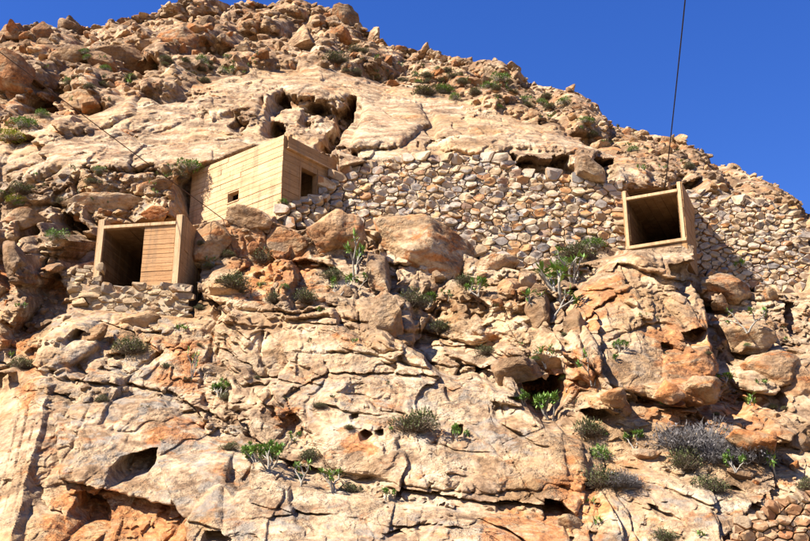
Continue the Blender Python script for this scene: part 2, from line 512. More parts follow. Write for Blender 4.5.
# exfoliation: thin sheets with broken edges
def sheets(q, w, seed, amt):
    global H
    t = (H + 0.10 * fbm(X * 1.2, S * 1.2, 4, seed, 0.65) + 0.45 * fbm(X * 0.3, S * 0.3, 2, seed + 3)) / q
    fl_t = np.floor(t); f = t - fl_t
    gate = sstep(-0.15, 0.25, fbm(X * 0.45, S * 0.6, 3, seed + 7)) * amt
    H = H + gate * ((fl_t + sstep(0.5 - w, 0.5 + w, f)) - t) * q
sheets(0.34, 0.10, 181, (1 - rubz) * (1 - 0.25 * front) * 0.75)
sheets(0.13, 0.14, 191, (1 - rubz) * (1 - 0.4 * slab) * (1 - 0.35 * front) * 0.8)
PKQ = 0
def hollow(poly, depth, edge=3.0):
    global H
    n = len(poly); cy = sum(q[1] for q in poly) / n; hh = max(q[1] for q in poly) - min(q[1] for q in poly)
    sd = poly_sd(WU + PKU, WV + PKV, poly)
    ed = edge * (1 + 2.2 * sstep(cy - 0.1 * hh, cy + 0.5 * hh, V))       # sharp brow, sloping floor
    H = np.where(sd < 1, H * (1 - 0.15 * sstep(0, 3, -sd)) - depth * sstep(0, 1, -sd / ed) * (0.95 + 0.7 * PKD), H)

def bulge(poly, height, edge, keep=1.0):
    global H
    sd = -poly_sd(WU, WV, poly)
    t = np.clip(sd / edge, 0, 1)
    H = H * (1 - (1 - keep) * (t > 0)) + height * np.sqrt(1 - (1 - t) ** 2)

CKN = fbm(X * 0.55, S * 0.55, 3, 171)
def crack(pts, w, depth, step=0.0, fall=18.0):
    global H
    d, side, par = line_sd(WU, WV, pts)
    taper = np.clip(np.minimum(par, 1 - par) * 6, 0.15, 1) * np.clip(0.62 + 1.5 * CKN, 0.08, 1.15)
    H = H - depth * taper * np.exp(-(d / w) ** 2) + step * taper * np.where(side > 0, 1, 0) * np.exp(-d / fall)

def fold(edge, region, slope):
    """inside the region the face turns away from the edge line"""
    global H
    d, side, par = line_sd(WU, V, edge)
    m = sstep(1.0, -1.0, poly_sd(WU, WV, region))
    H = H * (1 - m) + m * (H * 0.4 + 0.5 - slope * d * MPP)

def pull(poly, Yt, soft=6.0, amt=0.35):
    """bring the rock forward so that it stands at about the distance Yt"""
    global H
    m = sstep(soft, -soft, poly_sd(WU, WV, poly))
    H = np.where(m > 0, H * (1 - m) + np.maximum(H, (Yb - Yt) / 0.94 + amt * H) * m, H)

# --- large forms
bulge([(560, 335), (578, 292), (612, 258), (628, 249), (690, 250), (704, 300), (716, 372), (690, 405), (640, 402), (600, 398), (575, 372)], 1.7, 34, 0.5)
bulge([(28, 366), (45, 335), (75, 312), (96, 322), (96, 347), (60, 374)], 0.7, 14, 0.4)
bulge([(735, 372), (775, 343), (797, 365), (772, 396), (745, 392)], 0.8, 6, 0.25)
bulge([(718, 322), (765, 318), (772, 344), (738, 354)], 0.8, 9, 0.3)
bulge([(783, 372), (815, 350), (830, 430), (790, 420)], 0.6, 6, 0.25)
bulge([(92, 400), (160, 400), (200, 440), (235, 450), (228, 520), (150, 505), (60, 480), (55, 410)], 0.55, 10, 0.45)
bulge([(160, 455), (240, 450), (330, 490), (460, 505), (560, 520), (580, 560), (200, 570), (185, 520)], 0.9, 9, 0.55)
bulge([(285, 395), (330, 370), (420, 372), (500, 385), (560, 430), (565, 480), (480, 492), (330, 470)], 0.55, 16, 0.6)
bulge([(598, 475), (650, 470), (720, 490), (760, 492), (730, 530), (700, 560), (590, 560)], 0.7, 12, 0.5)
bulge([(355, 300), (395, 292), (410, 300), (415, 345), (380, 352), (362, 340)], 0.6, 10, 0.6)
bulge([(60, 128), (95, 110), (112, 98), (140, 98), (140, 118), (95, 135), (70, 138)], 0.9, 8)
bulge([(-20, 95), (0, 80), (40, 72), (90, 70), (112, 78), (105, 100), (60, 92), (20, 100), (5, 125), (-20, 130)], 1.3, 9)
bulge([(95, 55), (150, 35), (185, 50), (170, 66), (130, 62), (112, 70)], 1.4, 8)
bulge([(-20, 60), (20, 25), (50, 30), (70, 18), (78, 35), (60, 60), (10, 75)], 1.2, 8)
bulge([(-20, 225), (10, 215), (14, 240), (0, 265), (-20, 270)], 0.9, 6)
bulge([(22, 285), (30, 240), (45, 232), (52, 250), (42, 285)], 0.9, 8)
bulge([(-10, 268), (10, 262), (14, 290), (0, 296)], 0.6, 5)
bulge([(545, 345), (560, 310), (575, 318), (590, 350), (588, 385), (570, 380)], 0.7, 9)
bulge([(480, 370), (500, 345), (530, 350), (535, 385), (520, 405), (490, 398)], 0.6, 9)
bulge([(632, 380), (690, 372), (708, 392), (690, 410), (650, 408)], 0.7, 10)
bulge([(690, 408), (740, 405), (785, 425), (780, 440), (720, 440)], 0.8, 10)
bulge([(583, 395), (610, 388), (622, 400), (612, 412), (590, 410)], 0.8, 7)
bulge([(500, 442), (540, 425), (580, 440), (590, 480), (570, 515), (530, 490)], 0.7, 12, 0.6)
bulge([(262, 96), (290, 82), (330, 84), (365, 90), (420, 104), (430, 125), (400, 150), (350, 152), (362, 112), (350, 98), (320, 101), (300, 104), (285, 94), (268, 112)], 1.1, 10, 0.8)
bulge([(205, 108), (250, 96), (268, 100), (258, 118), (230, 116), (212, 122)], 0.7, 7)
bulge([(430, 110), (500, 122), (560, 140), (600, 152), (590, 160), (560, 153), (510, 150), (490, 158), (440, 152)], 0.8, 12)
bulge([(120, 120), (200, 104), (215, 112), (160, 132), (110, 140)], 0.5, 8)
# --- hollows, caves and overhangs
for poly, dep in [
    ([(106, 490), (112, 470), (122, 455), (140, 452), (160, 446), (156, 462), (143, 481), (125, 491)], 1.6),
    ([(101, 353), (119, 352), (119, 364), (103, 366)], 0.7),
    ([(64, 352), (69, 338), (82, 327), (96, 334), (93, 342), (78, 343)], 0.8),
    ([(130, 330), (148, 331), (162, 330), (158, 340), (148, 339), (140, 336)], 0.7),
    ([(358, 430), (364, 423), (373, 430), (369, 442), (360, 441)], 0.7),
    ([(374, 427), (385, 426), (386, 434), (376, 437)], 0.6),
    ([(349, 414), (357, 409), (361, 414), (352, 421)], 0.5),
    ([(449, 430), (455, 424), (463, 422), (464, 439), (451, 443)], 0.7),
    ([(270, 109), (277, 96), (288, 94), (287, 108), (273, 118)], 1.9),
    ([(260, 133), (269, 119), (284, 121), (281, 136), (263, 139)], 2.2),
    ([(258, 138), (266, 112), (280, 96), (304, 97), (330, 102), (358, 96), (356, 116), (334, 152), (300, 146), (276, 142)], 0.9),
    ([(297, 122), (302, 104), (318, 101), (336, 106), (330, 118), (318, 116), (310, 127), (300, 130)], 1.7),
    ([(330, 108), (345, 103), (359, 97), (356, 114), (344, 134), (330, 155), (308, 152), (318, 136), (332, 124)], 3.2),
    ([(226, 126), (237, 116), (251, 121), (246, 134), (231, 133)], 0.9),
    ([(508, 151), (540, 158), (562, 155), (582, 164), (590, 178), (602, 188), (560, 188), (528, 178)], 2.4),
    ([(594, 158), (612, 158), (620, 175), (604, 190), (588, 182)], 2.0),
    ([(6, 121), (13, 106), (27, 96), (42, 94), (52, 104), (46, 120), (25, 124)], 3.2),
    ([(108, 73), (130, 63), (157, 61), (168, 70), (152, 82), (122, 83)], 2.8),
    ([(28, 46), (44, 31), (59, 29), (53, 46)], 1.0),
    ([(52, 219), (59, 210), (80, 219), (87, 228), (70, 243), (58, 238)], 2.6),
    ([(0, 264), (14, 250), (30, 221), (49, 222), (51, 233), (32, 246), (21, 270), (8, 278)], 2.4),
    ([(40, 290), (50, 262), (58, 258), (52, 285), (44, 298)], 0.9),
    ([(526, 376), (567, 375), (568, 400), (562, 430), (543, 431), (528, 404)], 3.0),
    ([(476, 367), (500, 373), (512, 390), (495, 394), (479, 379)], 1.6),
    ([(500, 392), (530, 396), (545, 410), (525, 408)], 0.7),
    ([(540, 489), (556, 495), (577, 516), (571, 523), (543, 516)], 1.8),
    ([(52, 548), (58, 517), (75, 494), (91, 506), (101, 548)], 1.5),
    ([(203, 545), (211, 524), (226, 522), (237, 531), (229, 545)], 0.8),
    ([(580, 412), (600, 405), (617, 416), (613, 428), (594, 427)], 1.7),
    ([(624, 386), (650, 396), (664, 401), (645, 407)], 0.7),
    ([(662, 266), (682, 262), (693, 268), (691, 290), (682, 308), (666, 290)], 1.3),
    ([(672, 330), (690, 326), (704, 330), (700, 345), (685, 352)], 1.2),
    ([(652, 342), (660, 340), (672, 346), (668, 353), (654, 352)], 0.5),
    ([(705, 300), (722, 300), (738, 312), (730, 320), (706, 314)], 1.4),
    ([(784, 300), (796, 302), (805, 330), (815, 345), (800, 338), (788, 322)], 1.5),
    ([(742, 345), (758, 348), (752, 355), (744, 352)], 0.5),
    ([(640, 500), (652, 502), (660, 512), (648, 510)], 0.4),
    ([(0, 320), (6, 316), (14, 330), (8, 342), (0, 340)], 0.6),
    ([(640, 505), (668, 509), (690, 517), (660, 518)], 0.4),
    ([(382, 525), (400, 522), (410, 529), (390, 533)], 0.6),
]:
    hollow(poly, dep)
# --- drawn cracks and ledges
for pts, w, dep, stp in [
    ([(-20, 168), (60, 140), (130, 112), (200, 92), (272, 74)], 1.6, 0.35, 0.25),
    ([(-20, 180), (80, 146), (160, 122), (250, 102)], 1.3, 0.22, 0.12),
    ([(120, 138), (170, 122), (220, 117)], 1.4, 0.25, 0.1),
    ([(-20, 205), (40, 180), (60, 168), (110, 172), (150, 168), (190, 182)], 3.0, 0.6, 0.25),
    ([(0, 200), (60, 205), (110, 190), (190, 200)], 2.2, 0.5, 0.3),
    ([(50, 378), (110, 384), (160, 393), (210, 420), (250, 440), (276, 452)], 2.2, 0.55, 0.25),
    ([(235, 442), (300, 470), (350, 480), (420, 490), (480, 500), (540, 503), (572, 517)], 2.4, 0.75, 0.45),
    ([(180, 398), (200, 430), (240, 447)], 1.6, 0.4, 0.15),
    ([(268, 322), (330, 315), (400, 331), (470, 346), (502, 362)], 2.0, 0.45, 0.25),
    ([(300, 350), (370, 352), (420, 365), (480, 372), (522, 373)], 1.6, 0.35, 0.2),
    ([(320, 398), (350, 410), (400, 412)], 1.4, 0.3, 0.1),
    ([(690, 252), (700, 300), (712, 342), (726, 372)], 4.0, 1.1, 0.0),
    ([(563, 332), (600, 302), (626, 285)], 1.6, 0.35, 0.12),
    ([(588, 347), (620, 330), (650, 322), (692, 330)], 1.6, 0.4, 0.15),
    ([(560, 298), (578, 348), (590, 382)], 3.0, 0.9, 0.0),
    ([(738, 402), (770, 386), (815, 358)], 1.8, 0.45, 0.0),
    ([(690, 262), (720, 290), (760, 300), (810, 290)], 2.4, 0.6, 0.25),
    ([(730, 300), (735, 345), (720, 380)], 2.0, 0.5, 0.0),
    ([(240, 510), (340, 508), (400, 520), (440, 515), (520, 528)], 1.6, 0.3, 0.15),
    ([(430, 497), (500, 520), (540, 545)], 1.8, 0.4, 0.2),
    ([(496, 420), (530, 440), (575, 450)], 1.4, 0.3, 0.1),
    ([(600, 470), (650, 480), (700, 500), (730, 495)], 1.4, 0.3, 0.12),
    ([(225, 470), (235, 490), (228, 515)], 1.4, 0.35, 0.0),
    ([(270, 318), (262, 350), (275, 395), (295, 420)], 2.0, 0.5, 0.0),
    ([(195, 300), (260, 310), (300, 312), (350, 305)], 2.2, 0.5, 0.3),
    ([(100, 385), (90, 420), (60, 470)], 1.2, 0.2, 0.0),
]:
    crack(pts, w, dep, stp)
# the pale cliff at the lower left turns towards the left
fold([(46, 366), (56, 385), (50, 410), (38, 460), (24, 510), (10, 560)], [(46, 366), (56, 385), (50, 410), (38, 460), (24, 510), (10, 560), (-40, 560), (-40, 372), (20, 372)], 1.0)
for o in (10, 22, 34):
    crack([(45 - o, 372 + o * .6), (50 - o, 410), (36 - o, 470), (18 - o, 545)], 1.3, 0.14)

# ledges the huts stand on
pull([(180, 226), (215, 216), (250, 214), (290, 222), (345, 214), (350, 300), (190, 300)], 36.4, 6)
pull([(612, 256), (630, 251), (682, 244), (704, 252), (712, 330), (600, 330)], 37.0, 3, 0.2)
pull([(60, 318), (90, 314), (140, 319), (190, 322), (215, 305), (215, 350), (60, 350)], 34.0, 5)
pull([(60, 270), (88, 262), (88, 310), (60, 320)], 35.2, 4)

# places cleared for the walls and huts: hillside held behind the given distance
def hold_back(poly, Ydist, soft=3.0, bot=None):
    global H
    sd = poly_sd(U, V, poly)
    m = sstep(soft, 0, sd)
    lim = (Yb - Ydist) / 0.94          # displacement that brings the surface to Ydist
    H = np.where(sd < soft, H * (1 - m) + np.minimum(H, lim) * m, H)
# dry stone walls: outline in photograph pixels, face distance as a function of world x and z
def wall_y(x, z):
    return np.interp(x, [-4.6, -2.4, 30], [37.1, 38.7, 38.9]) + 0.2 * (z - 17.0)
def wall2_y(x, z):
    return 38.8 + 0.2 * (z - 17.0) + 0.0 * x
def rubw_y(x, z):
    return 25.4 + 0.25 * (z - 5.5) + 0.0 * x
def side_y(x, z):
    return 34.8 + 0.3 * (z - 13.5) + 0.0 * x
WALL1 = [(281, 210), (300, 203), (320, 196), (336, 178), (346, 172), (380, 164), (425, 157), (455, 160), (492, 158), (518, 172), (560, 178), (600, 182), (617, 185),
         (621, 252), (575, 262), (530, 268), (485, 256), (450, 240), (365, 225), (340, 222), (300, 228), (283, 222)]
WALL2 = [(690, 192), (715, 199), (752, 203), (792, 209), (801, 225), (806, 262), (808, 290), (765, 290), (735, 284), (692, 268)]
WALL3 = [(733, 548), (742, 524), (774, 507), (815, 495), (815, 548)]
WALL4 = [(74, 290), (78, 275), (88, 268), (97, 268), (95, 300), (80, 302)]
hold_back(WALL1, 40.2, 5)
hold_back(WALL2, 40.0, 5)
hold_back([(x + 2, y + 2) for x, y in WALL3], 26.0, 6)
hold_back(WALL4, 35.4, 4)
# huts
hold_back([(176, 182), (196, 170), (240, 160), (240, 214), (196, 223), (180, 222)], 41.6, 6)
hold_back([(195, 172), (282, 136), (338, 158), (338, 185), (285, 206), (250, 208), (195, 218)], 42.0, 2)
hold_back([(96, 226), (181, 220), (205, 238), (196, 296), (186, 312), (140, 310), (92, 305)], 40.4, 3)
hold_back([(86, 284), (190, 280), (190, 316), (88, 308)], 35.6, 3)
hold_back([(619, 193), (677, 186), (700, 179), (702, 246), (680, 243), (630, 249), (624, 248)], 43.0, 2)

def blur(A, n=1):
    for _ in range(n):
        p = np.pad(A, 1, mode='edge')
        A = 0.5 * A + 0.125 * (p[:-2, 1:-1] + p[2:, 1:-1] + p[1:-1, :-2] + p[1:-1, 2:])
    return A
H = blur(H, 1)
PF = PB + H[..., None] * DIRD
# smooth single-vertex spikes where cleared areas meet the rock
rows = [PF]
# behind the skyline the hill falls away
top = PF[-1]
back = []
for k, (dy, dz) in enumerate([(1.5, 0.1), (4, -1.0), (9, -4), (18, -11), (40, -30), (75, -75)]):
    q = top.copy(); q[:, 1] += dy; q[:, 2] = np.maximum(q[:, 2] + dz, -3.0); back.append(q)
bot = PF[0]
fore = []
for f in (1.0, 0.75, 0.5, 0.25):
    q = bot.copy(); q[:, 1] = bot[:, 1] * f + 20.0 * (1 - f); q[:, 2] = bot[:, 2] * f + (-0.6) * (1 - f); fore.append(q)
fore = fore[1:][::-1]
ALL = np.concatenate([np.stack(fore), PF, np.stack(back)], 0)
nr_, nc_ = ALL.shape[:2]
idx = np.arange(nr_ * nc_).reshape(nr_, nc_)
quads = np.stack([idx[:-1, :-1], idx[:-1, 1:], idx[1:, 1:], idx[1:, :-1]], -1).reshape(-1, 4)
me = fast_mesh('hillside', ALL.reshape(-1, 3), quads, M_HILL)

def soft(poly, s): return sstep(s, -s, poly_sd(WU, WV, poly))
rust = np.zeros_like(H); grey = np.zeros_like(H)
for poly in ([(30, 560), (45, 500), (70, 480), (130, 500), (195, 520), (210, 560)], [(150, 345), (195, 345), (200, 395), (150, 385)],
             [(265, 395), (300, 395), (305, 440), (275, 430)], [(548, 450), (600, 470), (600, 540), (560, 530)], [(0, 315), (32, 320), (28, 350), (0, 350)],
             [(640, 378), (770, 400), (770, 440), (640, 420)], [(540, 350), (590, 350), (590, 400), (550, 400)], [(0, 262), (18, 262), (16, 298), (0, 298)],
             [(40, 270), (66, 268), (62, 305), (36, 300)], [(335, 420), (372, 425), (380, 450), (345, 450)], [(640, 330), (715, 300), (720, 380), (650, 390)],
             [(225, 210), (300, 230), (330, 290), (240, 300)], [(20, 360), (45, 375), (30, 415), (10, 405)], [(140, 425), (205, 420), (200, 440), (150, 440)],
             [(570, 290), (620, 270), (620, 300), (580, 330)], [(480, 505), (560, 515), (560, 545), (470, 540)]):
    rust = np.maximum(rust, soft(poly, 10))
rust = np.maximum(rust, 0.35 * rubz)
for poly, g in (([(40, 375), (160, 390), (260, 440), (230, 520), (60, 480)], 1.0), ([(30, 310), (200, 320), (210, 400), (60, 380)], 0.9), ([(270, 365), (470, 370), (560, 430), (500, 460), (300, 420)], 0.8),
                ([(590, 470), (740, 480), (740, 545), (590, 545)], 0.7), ([(0, 160), (190, 165), (190, 215), (0, 225)], 0.9), ([(240, 490), (560, 510), (560, 545), (240, 545)], 0.8),
                ([(560, 340), (700, 340), (700, 400), (560, 400)], 0.6), ([(560, 170), (660, 160), (760, 200), (760, 215), (640, 190)], 0.6)):
    grey = np.maximum(grey, g * soft(poly, 16))
grey *= 1 - 0.6 * slab
for nm, arr in (('rust', rust), ('grey', grey), ('varnish', np.maximum(np.maximum(rubz * (1 - slab), 0.9 * leftc), 0.4 * midb))):
    full = np.zeros((nr_, nc_), np.float32)
    full[3:3 + NR] = arr
    full[:3] = arr[0]; full[3 + NR:] = arr[-1]
    a = me.attributes.new(nm, 'FLOAT', 'POINT'); a.data.foreach_set('value', full.ravel())
# smooth shading with sharp breaks where faces turn abruptly
me.shade_smooth()
me.set_sharp_from_angle(angle=math.radians(22))
hill = link('hillside', me)
tag(hill, 'steep tan and ochre bedrock slope with slabs, ledges and hollows', kind='structure')

# valley floor that the slope rises from
gs = 3000.0
gme = mesh_from('ground', [(-gs, -gs, 0), (gs, -gs, 0), (gs, gs, 0), (-gs, gs, 0)], [(0, 1, 2, 3)], M_GROUND)
tag(link('ground', gme), 'dry bare valley floor below the slope', kind='structure')

def surf(u, v):
    """point on the finished hillside met by photograph pixel (u, v) and its outward lean"""
    j = int(np.clip(np.searchsorted(us, u), 1, len(us) - 2))
    t = (600 - v) / (600 - sv[j])
    i = int(np.clip(round(t * (NR - 1)), 1, NR - 2))
    return PF[i, j].copy(), MPP[i, j]
# ---------------------------------------------------------------- dry stone walls
def clip_poly(poly, nx, ny, c):
    out = []
    n = len(poly)
    for i in range(n):
        a, b = poly[i], poly[(i + 1) % n]
        da = nx * a[0] + ny * a[1] - c; db = nx * b[0] + ny * b[1] - c
        if da <= 0: out.append(a)
        if (da < 0 < db) or (db < 0 < da):
            t = da / (da - db); out.append((a[0] + t * (b[0] - a[0]), a[1] + t * (b[1] - a[1])))
    return out

def px_to_wall(u, v, fy):
    Y = 38.0
    for _ in range(6):
        p = at_depth(u, v, Y); Y = float(fy(p[0], p[2]))
    p = at_depth(u, v, Y)
    return p[0], p[2]

def stone_mesh(name, poly, rng, depth, dome, mat):
    """a stone from its outline: (x, z) polygon about its own centre, bulging to -y"""
    n = len(poly)
    pts = []
    # round the outline: two points for each corner
    for i in range(n):
        a = np.array(poly[i]); p = np.array(poly[i - 1]); q = np.array(poly[(i + 1) % n])
        k = rng.uniform(0.05, 0.17)
        pts.append(a + (p - a) * k); pts.append(a + (q - a) * k)
    pts = np.array(pts); m = len(pts)
    tx, tz = rng.uniform(-0.45, 0.45, 2)
    V = []
    for s, y in ((0.96, depth), (1.0, -0.35 * dome), (0.93, -0.9 * dome), (0.5, -dome)):
        for x, z in pts:
            jx, jz = rng.normal(0, 0.012, 2)
            w = 0 if y > 0 else 1
            V.append((x * s + jx * 0.4, y + w * (tx * x + tz * z) * (1.2 - s * .4) + rng.normal(0, 0.006), z * s + jz * 0.4))
    V.append((rng.normal(0, .01), -dome * 1.03, rng.normal(0, .01)))
    Fc = []
    for r in range(3):
        for i in range(m):
            j = (i + 1) % m
            Fc.append((r * m + i, r * m + j, (r + 1) * m + j, (r + 1) * m + i))
    for i in range(m): Fc.append((3 * m + i, 3 * m + (i + 1) % m, 4 * m))
    me = mesh_from(name, V, Fc, mat)
    me.shade_smooth(); me.set_sharp_from_angle(angle=math.radians(30))
    return me

def dry_wall(outline_px, fy, rmin, rmax, aspect, seed, mat, label, max_parts=300, name='dry_stone_wall', fill=M_EARTH, group=None, depth=0.12):
    rng = np.random.default_rng(seed)
    out = [px_to_wall(u, v, fy) for u, v in outline_px]
    xs = [p[0] for p in out]; zs = [p[1] for p in out]
    base = np.array([np.mean(xs), float(fy(np.mean(xs), min(zs))), min(zs)])
    root = empty(name, base)
    tag(root, label, 'wall', group)
    # darts with individual radii: big stones first
    area = (max(xs) - min(xs)) * (max(zs) - min(zs))
    P = []
    for rr in np.concatenate([np.linspace(rmax, rmin, 26)]):
        tries = int(area / (rr * rr * 3.1) * (1.5 if rr > rmin * 1.3 else 5))
        cand = np.stack([rng.uniform(min(xs), max(xs), tries), rng.uniform(min(zs), max(zs), tries)], -1)
        sdv = poly_sd(cand[:, 0], cand[:, 1], out)
        cand = cand[sdv < -rr * 0.25]
        lim = len(cand) if rr < rmin * 1.15 else max(1, int(len(cand) * 0.16))
        for c in cand[:lim]:
            if P:
                A = np.array(P)
                d = np.hypot((A[:, 0] - c[0]) / aspect, A[:, 1] - c[1])
                if (d < (A[:, 2] + rr) * 0.86).any(): continue
            P.append((c[0], c[1], rr))
    A = np.array(P)
    stones = []
    for i, (x, z, r) in enumerate(P):
        R = r * 2.0
        poly = [(-R * aspect, -R), (R * aspect, -R), (R * aspect, R), (-R * aspect, R)]
        dd = np.hypot((A[:, 0] - x), A[:, 1] - z)
        for j in np.argsort(dd)[1:16]:
            dx, dz, rj = A[j, 0] - x, A[j, 1] - z, A[j, 2]
            # power diagram in the stretched metric
            wx, wz = dx / aspect ** 2, dz
            c = (dx * dx / aspect ** 2 + dz * dz + r * r - rj * rj) / 2
            L = math.hypot(wx, wz)
            poly = clip_poly(poly, wx / L, wz / L, c / L - rng.uniform(0.006, 0.017))
            if len(poly) < 3: break
        if len(poly) < 3: continue
        # drop slivers between neighbouring corners
        q = []
        for p in poly:
            if not q or math.hypot(p[0] - q[-1][0], p[1] - q[-1][1]) > 0.02: q.append(p)
        if len(q) < 3: continue
        ar = 0.5 * abs(sum(q[k][0] * q[(k + 1) % len(q)][1] - q[(k + 1) % len(q)][0] * q[k][1] for k in range(len(q))))
        stones.append((ar, x, z, q))
    stones.sort(key=lambda s: -s[0])
    rest = []
    for k, (ar, x, z, q) in enumerate(stones):
        dome = min(0.13, 0.30 * math.sqrt(ar)) * rng.uniform(0.8, 1.25)
        y = float(fy(x, z)) + rng.uniform(-0.075, 0.035)
        if k < max_parts:
            sm = stone_mesh('stone', q, rng, depth, dome, mat)
            o = link('stone', sm, root, (x - base[0], y - base[1], z - base[2]))
            o.rotation_euler = (-0.15, 0, 0)
        else:
            sm = stone_mesh('tmp', q, rng, depth, dome, mat)
            off = np.array([x - base[0], y - base[1], z - base[2]])
            rest.append(([np.array(v.co) + off for v in sm.vertices], [tuple(p.vertices) for p in sm.polygons]))
            bpy.data.meshes.remove(sm)
    if rest:
        V, Fc = [], []
        for vs, fs in rest:
            o = len(V); V += vs; Fc += [tuple(i + o for i in f) for f in fs]
        sm = mesh_from('small_stones', V, Fc, mat, True)
        sm.set_sharp_from_angle(angle=math.radians(30))
        tag(link('small_stones', sm, root), kind='stuff')
    # earth and chips packed behind the faces
    gx = np.linspace(min(xs), max(xs), 40); gz = np.linspace(min(zs), max(zs), 16)
    GX, GZ = np.meshgrid(gx, gz)
    inside = poly_sd(GX, GZ, out) < 0.10
    GY = np.vectorize(lambda a, b: float(fy(a, b)))(GX, GZ) + (0.075 if fill is M_EARTH else -0.035) + 0.03 * fbm(GX * 2, GZ * 2, 3, 5)
    V = np.stack([GX - base[0], GY - base[1], GZ - base[2]], -1).reshape(-1, 3)
    V2 = V + np.array([0, 0.35, 0])
    ii = np.arange(GX.size).reshape(GX.shape)
    Fc = []; N0 = len(V)
    keep = inside[:-1, :-1] & inside[1:, 1:] & inside[1:, :-1] & inside[:-1, 1:]
    for a in range(keep.shape[0]):
        for b in range(keep.shape[1]):
            if keep[a, b]:
                Fc.append((ii[a, b], ii[a, b + 1], ii[a + 1, b + 1], ii[a + 1, b]))
                Fc.append((N0 + ii[a, b], N0 + ii[a + 1, b], N0 + ii[a + 1, b + 1], N0 + ii[a, b + 1]))
    cm = mesh_from('earth_core', np.concatenate([V, V2]), Fc, fill)
    link('earth_core', cm, root)
    return len(stones)

n1 = dry_wall(WALL1, wall_y, 0.066, 0.175, 1.45, 5, M_STONE, 'long dry stone retaining wall between the square hut and the right box')
n2 = dry_wall(WALL2, wall2_y, 0.062, 0.14, 1.5, 6, M_STONE, 'dry stone wall of small stones right of the right concrete box')
n3 = dry_wall(WALL3, rubw_y, 0.05, 0.14, 1.35, 8, M_RSTONE, 'reddish loose stone wall in the lower right corner')
n4 = dry_wall(WALL4, side_y, 0.05, 0.10, 1.7, 9, M_GSTONE, 'small grey stack of flat stones left of the low concrete box', name='stone_stack')
print('STONES', n1, n2, n3, n4)
# ---------------------------------------------------------------- concrete huts
def box_verts(lo, hi):
    (x0, y0, z0), (x1, y1, z1) = lo, hi
    V = [(x0, y0, z0), (x1, y0, z0), (x1, y1, z0), (x0, y1, z0), (x0, y0, z1), (x1, y0, z1), (x1, y1, z1), (x0, y1, z1)]
    Fc = [(0, 3, 2, 1), (4, 5, 6, 7), (0, 1, 5, 4), (1, 2, 6, 5), (2, 3, 7, 6), (3, 0, 4, 7)]
    return V, Fc

def bevelled(name, V, Fc, mat, w, seed=0, wob=0.0):
    me = mesh_from(name, V, Fc, mat)
    bm = bmesh.new(); bm.from_mesh(me)
    bmesh.ops.recalc_face_normals(bm, faces=bm.faces)
    if w > 0:
        bmesh.ops.bevel(bm, geom=list(bm.edges), offset=w, segments=2, affect='EDGES', clamp_overlap=True)
    bm.to_mesh(me); bm.free()
    return me

class Face:
    """a rectangle of wall in its hut's coordinates: origin O, along A, up Z, outward N"""
    def __init__(s, O, A, N): s.O = np.array(O, float); s.A = np.array(A, float); s.N = np.array(N, float)
    def p(s, a, b, c): return s.O + a * s.A + b * np.array([0, 0, 1.0]) + c * s.N
    def box(s, a0, a1, b0, b1, c0, c1):
        V = [s.p(a, b, c) for (a, b, c) in ((a0, b0, c0), (a1, b0, c0), (a1, b0, c1), (a0, b0, c1), (a0, b1, c0), (a1, b1, c0), (a1, b1, c1), (a0, b1, c1))]
        return V, box_verts((0, 0, 0), (1, 1, 1))[1]

def wall_core(root, name, fc, L, b0, b1, th, holes, mat):
    As = sorted({0, L, *[h[0] for h in holes], *[h[1] for h in holes]}); Bs = sorted({b0, b1, *[h[2] for h in holes], *[h[3] for h in holes]})
    V, Fs = [], []
    for i in range(len(As) - 1):
        for j in range(len(Bs) - 1):
            am, bm_ = (As[i] + As[i + 1]) / 2, (Bs[j] + Bs[j + 1]) / 2
            if any(h[0] < am < h[1] and h[2] < bm_ < h[3] for h in holes): continue
            v, f = fc.box(As[i], As[i + 1], Bs[j], Bs[j + 1], -th, 0)
            o = len(V); V += v; Fs += [tuple(k + o for k in q) for q in f]
    me = bevelled(name, V, Fs, mat, 0)
    return link(name, me, root)

def boards(core, fc, L, b0, b1, holes, mat, course, rng, upright=False, thick=0.028, plank=(1.2, 2.6)):
    """casting-board imprints left on the wall, each a strip of its own"""
    lo, hi = (0, L) if upright else (b0, b1)
    n = max(1, round((hi - lo) / course)); cuts = np.linspace(lo, hi, n + 1)
    cuts[1:-1] += rng.uniform(-0.12, 0.12, n - 1) * course
    for k in range(n):
        c0, c1 = cuts[k] + 0.004, cuts[k + 1] - 0.004
        s0, s1 = (b0, b1) if upright else (0, L)
        segs = [(s0, s1)]
        for h in holes:
            h0, h1, g0, g1 = (h[2], h[3], h[0], h[1]) if upright else h
            if c0 < g1 - 0.01 and c1 > g0 + 0.01:
                nx = []
                for (p, q) in segs:
                    if h1 <= p or h0 >= q: nx.append((p, q)); continue
                    if p < h0: nx.append((p, h0))
                    if h1 < q: nx.append((h1, q))
                segs = nx
        fin = []
        for (p, q) in segs:
            while q - p > plank[1]:
                w = rng.uniform(*plank); fin.append((p, p + w)); p += w
            fin.append((p, q))
        for (p, q) in fin:
            if q - p < 0.02: continue
            t = thick + rng.uniform(-0.009, 0.012)
            if upright: v, f = fc.box(c0, c1, p + 0.003, q - 0.003, 0.001, t)
            else: v, f = fc.box(p + 0.003, q - 0.003, c0, c1, 0.001, t)
            me = bevelled('board', v, f, mat, 0.006)
            link('board', me, core)

rng = np.random.default_rng(77)
